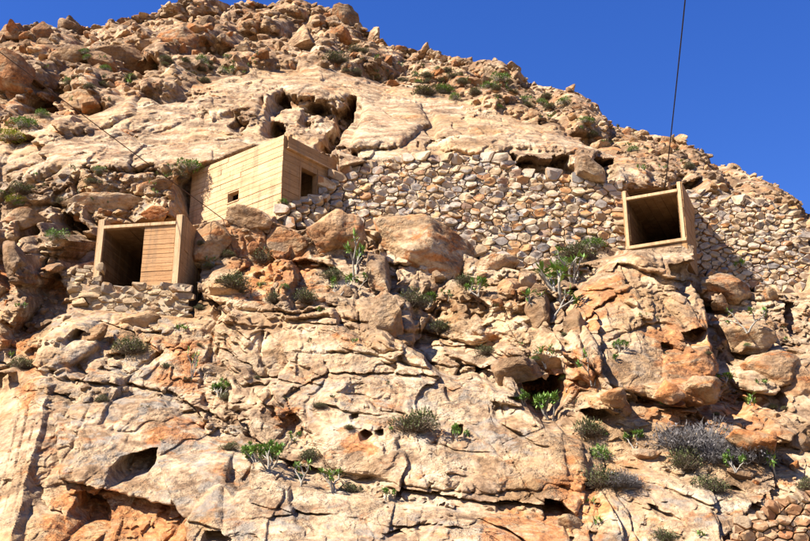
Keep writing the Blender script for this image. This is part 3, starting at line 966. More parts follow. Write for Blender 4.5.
# ---- the square hut above: corner towards us
KH = 37.5 / 37.3
HO = CAMP + (np.array([-4.517, 37.3, 18.549]) - CAMP) * KH; HR = 0.889
house = empty('concrete_hut', HO, HR)
tag(house, 'square board-marked concrete hut with a doorway and a tiny window, highest of the three', 'hut')
HW, HL, HH = 2.844 * KH, 5.111 * KH, 2.78 * KH
def to_local(u, v, root_loc, rz, plane_pt, plane_n):
    c, s = math.cos(rz), math.sin(rz)
    R = np.array([[c, -s, 0], [s, c, 0], [0, 0, 1]])
    w = on_plane(u, v, root_loc + R @ np.array(plane_pt), R @ np.array(plane_n))
    return R.T @ (w - root_loc)
def hole_from(px, root_loc, rz, pt, n, ax):
    q = [to_local(u, v, root_loc, rz, pt, n) for u, v in px]
    a = [abs(p[ax] - pt[ax]) for p in q]; b = [p[2] for p in q]
    return (float((a[0] + a[3]) / 2), float((a[1] + a[2]) / 2), float((b[2] + b[3]) / 2), float((b[0] + b[1]) / 2))
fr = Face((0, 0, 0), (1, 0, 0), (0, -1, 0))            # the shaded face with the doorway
fl_ = Face((0, 0, 0), (0, 1, 0), (-1, 0, 0))           # the sunlit long face
dh = hole_from([(300, 167), (317, 174), (317, 193), (300, 193)], HO, HR, (0, 0, 0), (0, 1, 0), 0)
dh = (min(dh[:2]), max(dh[:2]), 0.0, max(dh[2:]))
wh = hole_from([(239, 190), (228, 194), (228, 203), (239, 200)], HO, HR, (0, 0, 0), (1, 0, 0), 1)
wh = (min(wh[:2]), max(wh[:2]), min(wh[2:]), max(wh[2:]))
print('door', dh, 'window', wh)
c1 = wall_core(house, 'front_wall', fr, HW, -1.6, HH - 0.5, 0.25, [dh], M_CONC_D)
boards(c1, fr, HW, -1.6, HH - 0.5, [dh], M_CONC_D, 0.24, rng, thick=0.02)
c2 = wall_core(house, 'side_wall', Face((0, 0.25, 0), (0, 1, 0), (-1, 0, 0)), HL - 0.25, -1.6, HH, 0.25, [(wh[0] - 0.25, wh[1] - 0.25, wh[2], wh[3])], M_CONC_H)
boards(c2, Face((0, -0.03, 0), (0, 1, 0), (-1, 0, 0)), HL + 0.03, -1.6, HH, [(wh[0] + .03, wh[1] + .03, wh[2], wh[3])], M_CONC_H, 0.22, rng, thick=0.018, plank=(1.6, 3.4))
wall_core(house, 'rear_wall', Face((0, HL, 0), (1, 0, 0), (0, 1, 0)), HW, -1.6, HH, 0.25, [], M_CONC_H)
wall_core(house, 'side_wall', Face((HW, 0.25, 0), (0, 1, 0), (1, 0, 0)), HL - 0.5, -1.6, HH, 0.25, [], M_CONC_H)
# roof band: a proud beam over the doorway side
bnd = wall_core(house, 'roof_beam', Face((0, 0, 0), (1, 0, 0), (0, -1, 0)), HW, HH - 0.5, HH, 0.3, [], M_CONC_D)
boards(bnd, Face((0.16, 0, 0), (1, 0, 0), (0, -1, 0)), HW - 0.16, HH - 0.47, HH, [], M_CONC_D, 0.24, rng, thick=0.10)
v, f = fr.box(0.14, HW + 0.02, HH - 0.53, HH - 0.475, 0.03, 0.15)
link('drip_ledge', bevelled('drip_ledge', v, f, M_CONC_H, 0.01), bnd)
v, f = box_verts((0.2, 0.25, HH - 0.22), (HW - 0.2, HL - 0.25, HH - 0.1)); link('roof_slab', bevelled('roof_slab', v, f, M_CONC_H, 0.01), house)
for (z0, z1) in ((dh[2], dh[3]),):
    v, f = fr.box(dh[0] - 0.07, dh[0] + 0.02, z0, z1 + 0.02, -0.2, 0.05); link('door_jamb', bevelled('door_jamb', v, f, M_CONC_D, 0.008), house)
    v, f = fr.box(dh[1] - 0.02, dh[1] + 0.07, z0, z1 + 0.02, -0.2, 0.05); link('door_jamb', bevelled('door_jamb', v, f, M_CONC_D, 0.008), house)
v, f = fl_.box(wh[0] - 0.03, wh[1] + 0.03, wh[2] - 0.05, wh[2] + 0.0, -0.2, 0.045); link('window_sill', bevelled('window_sill', v, f, M_CONC_H, 0.008), house)

def open_box(name, label, loc, rz, Wd, Hh, D, panel_from, mat_front, mat_side, seed, side_upright, para_h, lintel=0.10, wall_t=0.24):
    rng = np.random.default_rng(seed)
    root = empty(name, loc, rz)
    tag(root, label, 'hut')
    # side walls rise above the roof as parapets
    for k, (x0, N) in enumerate(((0.0, -1), (Wd, 1))):
        fc = Face((x0, 0, 0), (0, 1, 0), (N, 0, 0))
        core = wall_core(root, 'side_wall', fc, D, -0.9, Hh + para_h, wall_t, [], mat_side)
        boards(core, Face((x0, 0.0, 0), (0, 1, 0), (N, 0, 0)), D, -0.9, Hh + para_h, [], mat_side, 0.34 if not side_upright else 0.30, rng, upright=side_upright)
        # inner facing boards, seen through the opening
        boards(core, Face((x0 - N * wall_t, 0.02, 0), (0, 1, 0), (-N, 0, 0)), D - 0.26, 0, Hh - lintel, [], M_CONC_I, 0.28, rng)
        v, f = Face((x0, 0, 0), (0, 1, 0), (N, 0, 0)).box(-0.035, -0.001, 0.0, Hh + para_h, -wall_t + 0.02, -0.01)
        link('jamb', bevelled('jamb', v, f, M_CONC_V, 0.008), root)
    # roof: ceiling boards under a slab
    v, f = box_verts((wall_t, 0.0, Hh - lintel), (Wd - wall_t, D, Hh)); rf = link('roof_slab', bevelled('roof_slab', v, f, mat_front, 0.0), root)
    n = 6; cw = (Wd - 2 * wall_t) / n
    for k in range(n):
        x = wall_t + k * cw
        v, f = box_verts((x + 0.004, 0.03, Hh - lintel - 0.03 - 0.008 * (k % 2)), (x + cw - 0.004, D - 0.28, Hh - lintel - 0.001))
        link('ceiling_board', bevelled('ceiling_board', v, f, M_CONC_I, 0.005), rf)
    v, f = box_verts((wall_t - 0.02, -0.06, Hh - lintel), (Wd - wall_t + 0.02, -0.001, Hh + 0.02)); link('lintel', bevelled('lintel', v, f, M_CONC_V, 0.012), root)
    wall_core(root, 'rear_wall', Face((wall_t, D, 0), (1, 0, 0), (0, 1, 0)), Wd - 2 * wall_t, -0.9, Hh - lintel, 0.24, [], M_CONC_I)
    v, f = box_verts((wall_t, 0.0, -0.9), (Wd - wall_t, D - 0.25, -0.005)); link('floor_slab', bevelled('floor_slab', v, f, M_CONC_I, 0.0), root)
    v, f = box_verts((-0.03, -0.07, -0.09), (Wd + 0.03, 0.25, 0.04)); link('sill', bevelled('sill', v, f, M_CONC_V, 0.015), root)
    if panel_from is not None:
        fc = Face((panel_from, 0.0, 0), (1, 0, 0), (0, -1, 0))
        core = wall_core(root, 'front_panel', Face((panel_from, 0.02, 0.04), (1, 0, 0), (0, -1, 0)), Wd - wall_t - panel_from, 0, Hh - lintel - 0.05, 0.2, [], mat_front)
        boards(core, Face((panel_from, 0.02, 0.04), (1, 0, 0), (0, -1, 0)), Wd - wall_t - panel_from, 0, Hh - lintel - 0.05, [], mat_front, 0.17, rng, thick=0.014)
    return root

KL = 35.2 / 34.3
LB = CAMP + (np.array([-10.163, 34.3, 14.081]) - CAMP) * KL; LR = -0.155
low_box = open_box('concrete_box_hut', 'low concrete box hut on a rubble plinth, open on the left half of its front', LB, LR, 2.918 * KL, 2.228 * KL, 4.6, 1.66, M_CONC_L, M_CONC_D, 31, True, 0.26)
RB = at_depth(626.5, 248, 37.8); RR = math.radians(-24)
right_box = open_box('concrete_box_hut', 'small concrete box hut with a fully open front on the outcrop at right', RB, RR, 2.14, 1.95, 4.6, None, M_CONC_L, M_CONC_D, 33, False, 0.30, wall_t=0.15)

# ---- rubble plinth under the low box
def plinth_y(x, z):
    c, s = math.cos(LR), math.sin(LR)
    # front plane of the box, 4 cm proud, leaning in a little
    return LB[1] + (x - LB[0]) * math.tan(LR) - 0.12 + 0.10 * (z - LB[2])
n5 = dry_wall([(91, 290), (181, 287), (183, 290), (184, 322), (150, 318), (120, 318), (91, 312)], plinth_y, 0.05, 0.13, 1.9, 12, M_GSTONE,
         'mortared rubble plinth carrying the low concrete box', name='stone_plinth', fill=M_MORTAR)
# its return side, facing right
# ---------------------------------------------------------------- boulders and rubble
def ico(sub):
    bm = bmesh.new(); bmesh.ops.create_icosphere(bm, subdivisions=sub, radius=1.0)
    V = np.array([v.co[:] for v in bm.verts]); Fc = np.array([[v.index for v in f.verts] for f in bm.faces]); bm.free()
    return V / np.linalg.norm(V, axis=1)[:, None], Fc
ICO = {k: ico(k) for k in (2, 3, 4, 5)}

def rock_shape(sub, seed, nplanes=15, p=16, rough=0.05, dmin=0.62):
    """a broken block: the unit sphere cut by random planes, edges slightly worn"""
    rng = np.random.default_rng(seed)
    D, Fc = ICO[sub]
    N = rng.normal(size=(nplanes, 3)); N /= np.linalg.norm(N, axis=1)[:, None]
    d = rng.uniform(dmin, 1.0, nplanes)
    q = np.maximum(D @ N.T, 1e-3) / d
    r = (q ** p).sum(1) ** (-1 / p)
    r = np.minimum(r, 1.25)
    P = D * r[:, None]
    n1 = fbm(P[:, 0] * 1.7 + P[:, 2] * 0.9 + seed * 3.1, P[:, 1] * 1.7 - P[:, 2] * 1.1, 4, 7, 0.6)
    n2 = fbm(P[:, 0] * 5 - P[:, 1] * 2.0 + seed, P[:, 2] * 5 + P[:, 1] * 3, 3, 9, 0.6)
    return P * (1 + rough * 2.2 * n1 + rough * 0.9 * n2)[:, None], Fc

def rock_mesh(name, sub, seed, mat, **kw):
    P, Fc = rock_shape(sub, seed, **kw)
    me = fast_mesh(name, P, Fc, mat, n=3)
    me.shade_smooth(); me.set_sharp_from_angle(angle=math.radians(30))
    return me

PROTO = [rock_mesh('boulder', 3, 200 + k, M_ROCK, nplanes=9 + k % 5, p=30, dmin=0.5, rough=0.06) for k in range(14)]

def lean(u, v):
    return np.array([0.0, -0.72, 0.3])

# ---- boulders one can name: (u, v, half width, half height, depth factor, roll degrees, seed, embed, label)
HERO = [
    (417, 244, 58, 46, 0.9, 8, 301, -0.1, 'huge rounded tan boulder with orange underside below the middle of the long wall'),
    (336, 236, 31, 28, 0.7, -22, 302, 0.3, 'pale leaning slab boulder between the hut and the huge rounded boulder'),
    (378, 272, 13, 34, 0.9, 6, 303, 0.0, 'narrow upright brown rock pillar in front of the huge boulder'),
    (217, 244, 26, 21, 0.8, 20, 304, 0.15, 'smooth grey-tan boulder directly below the sunlit side of the square hut'),
    (256, 222, 26, 13, 1.0, -6, 305, 0.15, 'hollowed boulder tucked under the front corner of the square hut'),
    (288, 247, 24, 17, 0.9, -14, 306, 0.2, 'rounded boulder with orange stain right of the smooth grey-tan boulder'),
    (303, 226, 12, 9, 0.9, 0, 307, 0.15, 'boulder at the left foot of the long stone wall'),
    (500, 265, 23, 7, 1.1, 9, 308, -0.2, 'flat pale slab lying tilted below the long wall'),
    (508, 288, 13, 14, 1.0, 0, 309, 0.0, 'rounded tan boulder with a vertical crack under the flat pale slab'),
    (525, 283, 12, 14, 1.0, 10, 310, 0.0, 'tan boulder right of the cracked one under the flat pale slab'),
    (542, 316, 18, 36, 0.9, -6, 311, 0.05, 'dark brown upright block left of the twiggy shrub gully'),
    (533, 291, 11, 9, 1.0, 0, 312, 0.0, 'pale block sitting on top of the dark brown upright block'),
    (571, 328, 12, 30, 0.9, 8, 313, 0.1, 'tall grey-tan slab standing right of the dark brown block'),
    (387, 322, 24, 30, 0.8, 4, 314, 0.3, 'tall tan block with a small hole below the rock pillar'),
    (512, 372, 30, 17, 0.9, -8, 315, 0.25, 'broad grey-tan boulder left of the dark cave'),
    (548, 364, 20, 6, 1.3, -4, 316, -0.3, 'flat overhanging slab roofing the dark cave'),
    (604, 392, 16, 12, 1.0, 0, 317, 0.0, 'squat tan boulder with undercut base right of the dark cave'),
    (622, 410, 8, 16, 1.0, 0, 318, 0.0, 'small upright stone beside the undercut boulder'),
    (684, 384, 20, 18, 0.9, -4, 319, 0.1, 'pale blocky boulder at the foot of the right outcrop'),
    (651, 388, 16, 13, 0.9, 0, 320, 0.1, 'orange-tan boulder left of the pale blocky boulder'),
    (765, 370, 32, 26, 0.55, 38, 321, 0.2, 'large smooth pale slab leaning on the lower right slope'),
    (742, 336, 27, 17, 0.7, -10, 322, 0.2, 'smooth tan boulder above the large pale slab'),
    (800, 386, 26, 30, 0.6, 30, 323, 0.2, 'pale flat-faced block at the right edge below the smooth slabs'),
    (800, 275, 12, 9, 1.0, 0, 324, 0.0, 'dark-sided pale boulder below the right end of the small stone wall'),
    (728, 288, 26, 16, 0.8, -24, 325, 0.2, 'tan boulder below the small stone wall right of the outcrop'),
    (118, 62, 44, 15, 1.0, 4, 326, 0.1, 'wide dark-bellied boulder capping the cave on the upper left slope'),
    (180, 48, 22, 13, 1.0, -12, 327, 0.1, 'pale orange boulder right of the cave on the upper left slope'),
    (68, 24, 12, 11, 1.0, 0, 328, 0.0, 'dark boulder standing on the left skyline'),
    (45, 36, 14, 14, 1.0, 10, 329, 0.0, 'reddish boulder left of the dark skyline boulder'),
    (14, 34, 16, 11, 1.0, 0, 330, 0.0, 'brown boulder at the far left end of the skyline'),
    (28, 84, 34, 17, 1.0, -12, 331, 0.15, 'big orange-brown boulder over the left cave with green shrub'),
    (84, 102, 26, 12, 0.9, -8, 332, 0.1, 'tan boulder right of the left cave with green shrub'),
    (80, 66, 26, 13, 0.9, -10, 333, 0.15, 'long tan boulder on the upper left slope below the skyline'),
    (36, 262, 12, 24, 1.0, 22, 334, 0.1, 'leaning brown rock fin in the dark gully left of the low box'),
    (4, 278, 9, 18, 1.0, 0, 335, 0.1, 'orange block at the left edge beside the brown rock fin'),
    (4, 235, 16, 22, 0.8, 16, 336, 0.15, 'grey-tan block at the left edge above the orange block'),
    (52, 284, 15, 15, 0.6, -10, 337, 0.25, 'square orange-faced block left of the grey stone stack'),
    (30, 222, 26, 10, 0.9, -8, 338, 0.1, 'long boulder over the dark gully at the left edge'),
    (158, 214, 15, 8, 1.0, 0, 339, 0.0, 'orange boulder behind the roof of the low box'),
    (100, 205, 44, 9, 0.8, 3, 340, 0.2, 'long flat grey-tan boulder above the low box'),
    (152, 188, 22, 8, 0.8, 8, 341, 0.2, 'grey-tan boulder left of the square hut'),
    (585, 172, 20, 12, 0.9, -20, 342, 0.1, 'pale boulder over the shadowed hollow left of the right box'),
    (735, 432, 30, 12, 0.8, -12, 344, 0.2, 'rust-brown boulder between the grey bushes and the right slope'),
    (738, 473, 16, 8, 1.0, 0, 345, 0.0, 'dark pitted boulder below the large grey bush'),
    (566, 522, 14, 10, 1.0, 0, 346, 0.1, 'pale boulder at the bottom edge right of the shaded hollow'),
    (645, 455, 16, 9, 1.0, 0, 347, 0.1, 'blocky tan ledge stone left of the large grey bush'),
    (95, 335, 16, 10, 0.8, 24, 348, 0.15, 'grey wedge boulder below the low box plinth'),
    (140, 322, 24, 9, 0.8, 10, 349, 0.15, 'pale split boulder leaning on the low box plinth'),
    (230, 292, 20, 8, 0.9, -4, 350, 0.15, 'tan boulder in the shadow right of the low box'),
    (255, 310, 34, 9, 0.8, -4, 351, 0.2, 'pitted tan boulder below the row of green shrubs'),
    (790, 440, 18, 14, 0.8, 0, 352, 0.15, 'brown boulder behind the candelabra shrub at right'),
]
def rand_tone(me):
    pass

for (u, v, hw, hh, df, roll, seed, emb, label) in HERO:
    P, mpp = surf(u, v)
    _, _, zc = project(P)
    k = zc / F
    rng = np.random.default_rng(seed)
    sub = 4 if hw * hh < 700 else 5
    Q, Fc = rock_shape(sub, seed, nplanes=int(rng.integers(12, 20)), p=24, rough=0.06, dmin=0.62)
    Q = Q * (1 / np.abs(Q).max(0))
    dep = math.sqrt(hw * hh) * df
    Q = Q * np.array([hw * k, dep * k, hh * k * 1.08])
    a = math.radians(roll)
    c, s = math.cos(a), math.sin(a)
    Q = Q @ np.array([[c, 0, -s], [0, 1, 0], [s, 0, c]]).T
    lf = math.radians(-22)       # lie back against the slope
    c, s = math.cos(lf), math.sin(lf)
    Q = Q @ np.array([[1, 0, 0], [0, c, -s], [0, s, c]]).T
    me = fast_mesh('boulder', Q, Fc, M_ROCK, n=3); me.shade_smooth(); me.set_sharp_from_angle(angle=math.radians(28))
    d = CAMP - P; d /= np.linalg.norm(d)
    o = link('boulder', me, None, P + d * (0.28 - emb) * dep * k)
    lw = label.lower()
    o.color = (0.5 if ' with orange' in lw else 0.8 if any(q in lw for q in ('orange', 'rust', 'reddish')) else rng.uniform(0, 0.35), rng.random(), 0.75 if 'dark brown' in lw or 'dark boulder' in lw else (0.4 if 'brown' in lw or 'dark' in lw else 0.0), 1)
    tag(o, label, 'boulder', 'named boulders of the slope')

# ---- wording that singles out small things by the nearest landmark
LANDMARK = [(60, 20, 'the left skyline boulders'), (118, 62, 'the cave-capping boulder'), (28, 84, 'the left cave boulder'), (180, 48, 'the pale orange boulder'),
    (240, 10, 'the summit'), (300, 40, 'the slope under the summit'), (335, 62, 'the olive shrub under the summit'), (390, 55, 'the skyline dip right of the summit'),
    (440, 90, 'the yellow-green shrub patch'), (500, 80, 'the broad green skyline shrub'), (555, 105, 'the right end of the smooth slab top'), (600, 135, 'the slope over the shadowed hollow'),
    (663, 160, 'the foot of the overhead cable'), (720, 175, 'the right skyline'), (780, 205, 'the right end of the small stone wall'), (190, 75, 'the green ledge left of the smooth slab'),
    (140, 115, 'the tan slab edge'), (20, 150, 'the yellow-green cushion shrub'), (60, 190, 'the dark broken band'), (150, 190, 'the rocks left of the square hut'), (100, 205, 'the long flat boulder'),
    (50, 240, 'the dark gully'), (20, 320, 'the left edge ledge'), (90, 340, 'the hollow below the plinth'), (217, 240, 'the smooth grey-tan boulder'), (288, 247, 'the stained boulder'),
    (240, 300, 'the low box shadow'), (320, 305, 'the shrub ledge'), (378, 272, 'the rock pillar'), (430, 300, 'the huge rounded boulder'), (500, 275, 'the flat pale slab'),
    (550, 300, 'the shrub gully'), (548, 390, 'the dark cave'), (610, 400, 'the undercut boulder'), (640, 330, 'the right outcrop'), (684, 384, 'the pale blocky boulder'),
    (760, 370, 'the large smooth slab'), (740, 310, 'the crevice right of the outcrop'), (795, 300, 'the right edge rocks'), (690, 440, 'the large grey bush'), (776, 460, 'the right candelabra shrub'),
    (620, 470, 'the lower right gully'), (130, 470, 'the square hollow'), (110, 385, 'the left slab crack'), (230, 440, 'the diagonal crack'), (340, 480, 'the spreading shrub'), (470, 500, 'the long lower ledge'),
    (410, 420, 'the lone olive bush'), (200, 380, 'the rusty gully'), (300, 350, 'the middle slab'), (560, 510, 'the shaded bottom hollow')]
ORD = ['', 'second ', 'third ', 'fourth ', 'fifth ', 'sixth ', 'seventh ', 'eighth ', 'ninth ', 'tenth ', 'eleventh ', 'twelfth ']
def single_out(items):
    """items: (object, u, v, words). Label by the nearest landmark, the side of it, and the order of nearness"""
    groups = {}
    for (o, u, v, words) in items:
        lu, lv, nm = min(LANDMARK, key=lambda q: (q[0] - u) ** 2 + 1.6 * (q[1] - v) ** 2)
        du, dv = u - lu, v - lv
        side = ('right of' if du > 0 else 'left of') if abs(du) > abs(dv) * 1.2 else ('below' if dv > 0 else 'above')
        groups.setdefault((words, side, nm), []).append((du * du + dv * dv, o))
    for (words, side, nm), lst in groups.items():
        lst.sort(key=lambda q: q[0])
        for k, (_, o) in enumerate(lst):
            o['label'] = (f'{ORD[min(k, 11)]}nearest ' if len(lst) > 1 else '') + f'{words} {side} {nm}'

# ---- loose rocks
SCAT = [   # polygon, count, px radius range, power, zone words
    ([(-15, 40), (60, 22), (130, 20), (200, 4), (330, 6), (350, 40), (330, 66), (260, 66), (200, 84), (120, 98), (60, 122), (-15, 140)], 430, 2.4, 20, 1.7, 'rubble on the upper left slope below the summit'),
    ([(330, 10), (400, 48), (470, 60), (545, 90), (600, 118), (650, 138), (650, 172), (560, 130), (470, 104), (400, 86), (330, 68)], 400, 2.1, 13, 1.7, 'rubble field under the middle of the skyline'),
    ([(640, 134), (710, 158), (770, 192), (820, 216), (820, 240), (800, 214), (750, 204), (700, 194), (660, 180)], 210, 2.0, 11, 1.7, 'rubble on the right skyline above the small stone wall'),
    ([(190, 228), (290, 226), (350, 260), (350, 312), (250, 318), (195, 305)], 80, 2.2, 10, 2.0, 'broken ledge below the square hut'),
    ([(410, 285), (480, 262), (560, 265), (570, 300), (520, 320), (420, 310)], 70, 2.2, 9, 2.0, 'rocky shelf below the long wall'),
    ([(700, 275), (815, 285), (815, 345), (720, 350)], 70, 2.5, 11, 2.0, 'broken slope below the small stone wall'),
    ([(480, 340), (620, 390), (630, 440), (560, 450), (490, 400)], 22, 2.2, 9, 2.0, 'jumble beside the dark cave'),
    ([(620, 390), (815, 400), (815, 490), (640, 470)], 70, 2.2, 11, 2.0, 'broken ground round the large grey bush'),
    ([(-15, 180), (190, 165), (190, 205), (90, 225), (-15, 240)], 110, 2.2, 11, 2.0, 'dark broken band left of the square hut'),
    ([(-15, 290), (80, 300), (70, 345), (-15, 350)], 45, 2.2, 8, 2.0, 'ledge at the left edge below the orange block'),
    ([(240, 445), (330, 475), (560, 505), (575, 520), (430, 508), (300, 485)], 60, 1.8, 6, 2.2, 'ledge crossing the lower slab'),
    ([(60, 375), (170, 392), (250, 440), (240, 448), (150, 402), (60, 384)], 40, 1.8, 5, 2.2, 'crack across the lower left slab'),
]
cand = []
for zi, (poly, n, r0, r1, pw, words) in enumerate(SCAT):
    rng = np.random.default_rng(900 + zi)
    xs = [p[0] for p in poly]; ys = [p[1] for p in poly]
    got = 0
    placed = []
    for _ in range(n * 12):
        if got >= n: break
        u, v = rng.uniform(min(xs), max(xs)), rng.uniform(min(ys), max(ys))
        if poly_sd(np.array([u]), np.array([v]), poly)[0] > 0: continue
        t = rng.random()
        r = r0 * (1 - t * (1 - (r0 / r1) ** pw)) ** (-1 / pw)
        if any((u - a) ** 2 + (v - b) ** 2 < (0.55 * (r + c)) ** 2 for a, b, c in placed): continue
        placed.append((u, v, r)); got += 1
        cand.append((r, u, v, zi))
# rocks that break the skyline
rng = np.random.default_rng(950)
for k in range(120):
    u = rng.uniform(-10, 820)
    r = 2.0 * (1 - rng.random() * 0.93) ** (-0.5)
    cand.append((r * (1.25 if u < 200 else 1.0), u, float(np.interp(u, SKU, SKV)) + rng.uniform(-0.5, 3), 0 if u < 335 else (1 if u < 645 else 2)))
cand.sort(key=lambda c: -c[0])
WORDS = ['tan', 'cream', 'orange-stained', 'grey-brown']
restV, restF, restN = [], [], 0
LOOSE = []
LOW = [rock_shape(2, 500 + k, nplanes=9, p=30, rough=0.05, dmin=0.5) for k in range(10)]
rng = np.random.default_rng(960)
for k, (r, u, v, zi) in enumerate(cand):
    P, mpp = surf(u, v)
    _, _, zc = project(P)
    R = r * zc / F
    asp = np.array([rng.uniform(0.9, 1.5), rng.uniform(0.8, 1.2), rng.uniform(0.55, 0.95)])
    rot = (rng.normal(0, 0.35), rng.normal(0, 0.35), rng.uniform(0, 6.28))
    loc = P + np.array([0, -0.05 * R, -0.02 * R])
    if k < 296:
        o = link('loose_rock', PROTO[int(rng.integers(len(PROTO)))], None, loc)
        o.scale = asp * R; o.rotation_euler = rot
        size = 'big' if r > 9 else ('mid-sized' if r > 5.5 else 'small')
        shape = 'flat' if asp[2] < 0.66 else ('blocky' if asp[2] > 0.82 else 'angular')
        rr = rng.random() ** 2.2
        o.color = (rr, rng.random(), 0.6 * rng.random() ** 1.5, 1)
        tag(o, None, 'rock', f'loose rocks in the {SCAT[zi][5]}')
        LOOSE.append((o, u, v, f"{size} {shape} {'orange-stained ' if rr > 0.8 else ''}rock"))
    else:
        Q, Fc = LOW[int(rng.integers(len(LOW)))]
        m = np.array(Matrix.Rotation(rot[2], 3, 'Z') @ Matrix.Rotation(rot[1], 3, 'Y') @ Matrix.Rotation(rot[0], 3, 'X'))
        restV.append((Q * asp * R) @ m.T + loc); restF.append(Fc + restN); restN += len(Q)
single_out(LOOSE)
# fine scree between them
for zi, (poly, n, r0, r1, pw, words) in enumerate(SCAT):
    xs = [p[0] for p in poly]; ys = [p[1] for p in poly]
    for _ in range(int(n * 1.1)):
        u, v = rng.uniform(min(xs), max(xs)), rng.uniform(min(ys), max(ys))
        if poly_sd(np.array([u]), np.array([v]), poly)[0] > 0: continue
        P, mpp = surf(u, v); _, _, zc = project(P)
        R = rng.uniform(0.8, 2.0) * zc / F
        Q, Fc = LOW[int(rng.integers(len(LOW)))]
        m = np.array(Matrix.Rotation(rng.uniform(0, 6.28), 3, 'Z') @ Matrix.Rotation(rng.normal(0, .5), 3, 'Y'))
        restV.append((Q * np.array([1.3, 1, 0.7]) * R) @ m.T + P); restF.append(Fc + restN); restN += len(Q)
rm = fast_mesh('rubble', np.concatenate(restV), np.concatenate(restF), M_RUB, n=3)
rm.shade_smooth(); rm.set_sharp_from_angle(angle=math.radians(30))
tag(link('rubble', rm), 'countless small angular stones littering the slope', 'rubble', None, 'stuff')
print('rocks', len(cand))
# ---------------------------------------------------------------- plants
def tube_into(V, Fc, p0, p1, r0, r1, n=5):
    d = p1 - p0; L = np.linalg.norm(d)
    if L < 1e-6: return
    d = d / L
    a = np.cross(d, [0.3, 0.9, 0.2]); a /= np.linalg.norm(a); b = np.cross(d, a)
    o = len(V)
    for p, r in ((p0, r0), (p1, r1)):
        for k in range(n):
            t = 2 * math.pi * k / n
            V.append(p + r * (math.cos(t) * a + math.sin(t) * b))
    for k in range(n):
        j = (k + 1) % n
        Fc.append((o + k, o + j, o + n + j, o + n + k))

def leaf_into(V, Fc, p, d, up, L, w, fold=0.15):
    d = d / (np.linalg.norm(d) + 1e-9)
    s = np.cross(d, up); n_ = np.linalg.norm(s)
    s = s / n_ if n_ > 1e-6 else np.array([1.0, 0, 0])
    nrm = np.cross(s, d)
    o = len(V)
    V += [p, p + d * L * 0.5 + s * w - nrm * fold * w, p + d * L, p + d * L * 0.5 - s * w - nrm * fold * w]
    Fc.append((o, o + 1, o + 2, o + 3))

def unit(v): return v / (np.linalg.norm(v) + 1e-9)

def candelabra(seed, dense=1.0, bare=False):
    """fleshy-stemmed shrub with leaf tufts at the branch ends; height about 1"""
    rng = np.random.default_rng(seed)
    SV, SF, LV, LF = [], [], [], []
    def grow(p, d, L, r, lev):
        q = p + d * L
        mid = (p + q) / 2 + rng.normal(0, 0.04 * L, 3)
        tube_into(SV, SF, p, mid, r, r * 0.9); tube_into(SV, SF, mid, q, r * 0.9, r * 0.8)
        if lev == 0:
            if bare and rng.random() < 0.5: return
            m = int(rng.integers(16, 24) * dense)
            for _ in range(m):
                e = unit(d * rng.uniform(-0.1, 0.9) + rng.normal(0, 0.75, 3))
                leaf_into(LV, LF, q - d * rng.uniform(0, 0.1), e, np.array([0, 0, 1.0]), rng.uniform(0.13, 0.24), rng.uniform(0.022, 0.04))
            return
        for _ in range(int(rng.integers(2, 4))):
            e = unit(d * 0.9 + np.array([0, 0, 0.45]) + rng.normal(0, 0.55, 3))
            grow(q, e, L * rng.uniform(0.6, 0.85), r * 0.72, lev - 1)
    for _ in range(int(rng.integers(2, 5))):
        d = unit(np.array([rng.normal(0, 0.45), rng.normal(0, 0.45), 1.0]))
        grow(np.array([rng.normal(0, .04), rng.normal(0, .04), -0.12]), d, rng.uniform(0.34, 0.46), 0.034, 2)
    return SV, SF, LV, LF

def bush(seed, ntw, nleaf, flat=0.75, leafL=0.055):
    """low rounded bush of fine twigs; width about 2, height about flat"""
    rng = np.random.default_rng(seed)
    SV, SF, LV, LF = [], [], [], []
    lobes = [(np.array([rng.uniform(-0.55, 0.55), rng.uniform(-0.4, 0.4), 0.0]), rng.uniform(0.45, 0.75)) for _ in range(6)]
    for _ in range(ntw):
        c, R = lobes[int(rng.integers(len(lobes)))]
        d = unit(np.array([rng.normal(), rng.normal(), abs(rng.normal()) * flat + 0.08]))
        L = R * rng.uniform(0.6, 1.05)
        p0 = c * 0.5 + d * L * 0.15; p0[2] -= 0.08
        p1 = c + d * L * np.array([1, 1, 1.0]); pm = (p0 + p1) / 2 + rng.normal(0, 0.06, 3)
        tube_into(SV, SF, p0, pm, 0.012, 0.009, 3); tube_into(SV, SF, pm, p1, 0.009, 0.004, 3)
        for _ in range(3):
            e = unit(d + rng.normal(0, 0.8, 3)); b = pm + (p1 - pm) * rng.random()
            tube_into(SV, SF, b, b + e * rng.uniform(0.10, 0.22), 0.006, 0.003, 3)
    for _ in range(nleaf):
        c, R = lobes[int(rng.integers(len(lobes)))]
        d = unit(np.array([rng.normal(), rng.normal(), abs(rng.normal()) * flat + 0.05]))
        p = c + d * R * rng.uniform(0.55, 1.0) ** 0.6
        leaf_into(LV, LF, p, unit(d + rng.normal(0, 0.7, 3)), np.array([0, 0, 1.0]), leafL * rng.uniform(0.7, 1.4), leafL * 0.28)
    return SV, SF, LV, LF

def tuft(seed, n=46):
    rng = np.random.default_rng(seed)
    SV, SF, LV, LF = [], [], [], []
    for k in range(4):
        c = np.array([rng.normal(0, 0.35), rng.normal(0, 0.25), -0.05])
        tube_into(SV, SF, c, c + np.array([rng.normal(0, .08), rng.normal(0, .08), 0.4]), 0.035, 0.02, 4)
        for _ in range(n // 4):
            e = unit(np.array([rng.normal(0, 0.7), rng.normal(0, 0.7), 0.8]))
            leaf_into(LV, LF, c + np.array([0, 0, rng.uniform(0.05, 0.4)]), e, np.array([0, 0, 1.0]), rng.uniform(0.25, 0.5), rng.uniform(0.04, 0.07))
    return SV, SF, LV, LF

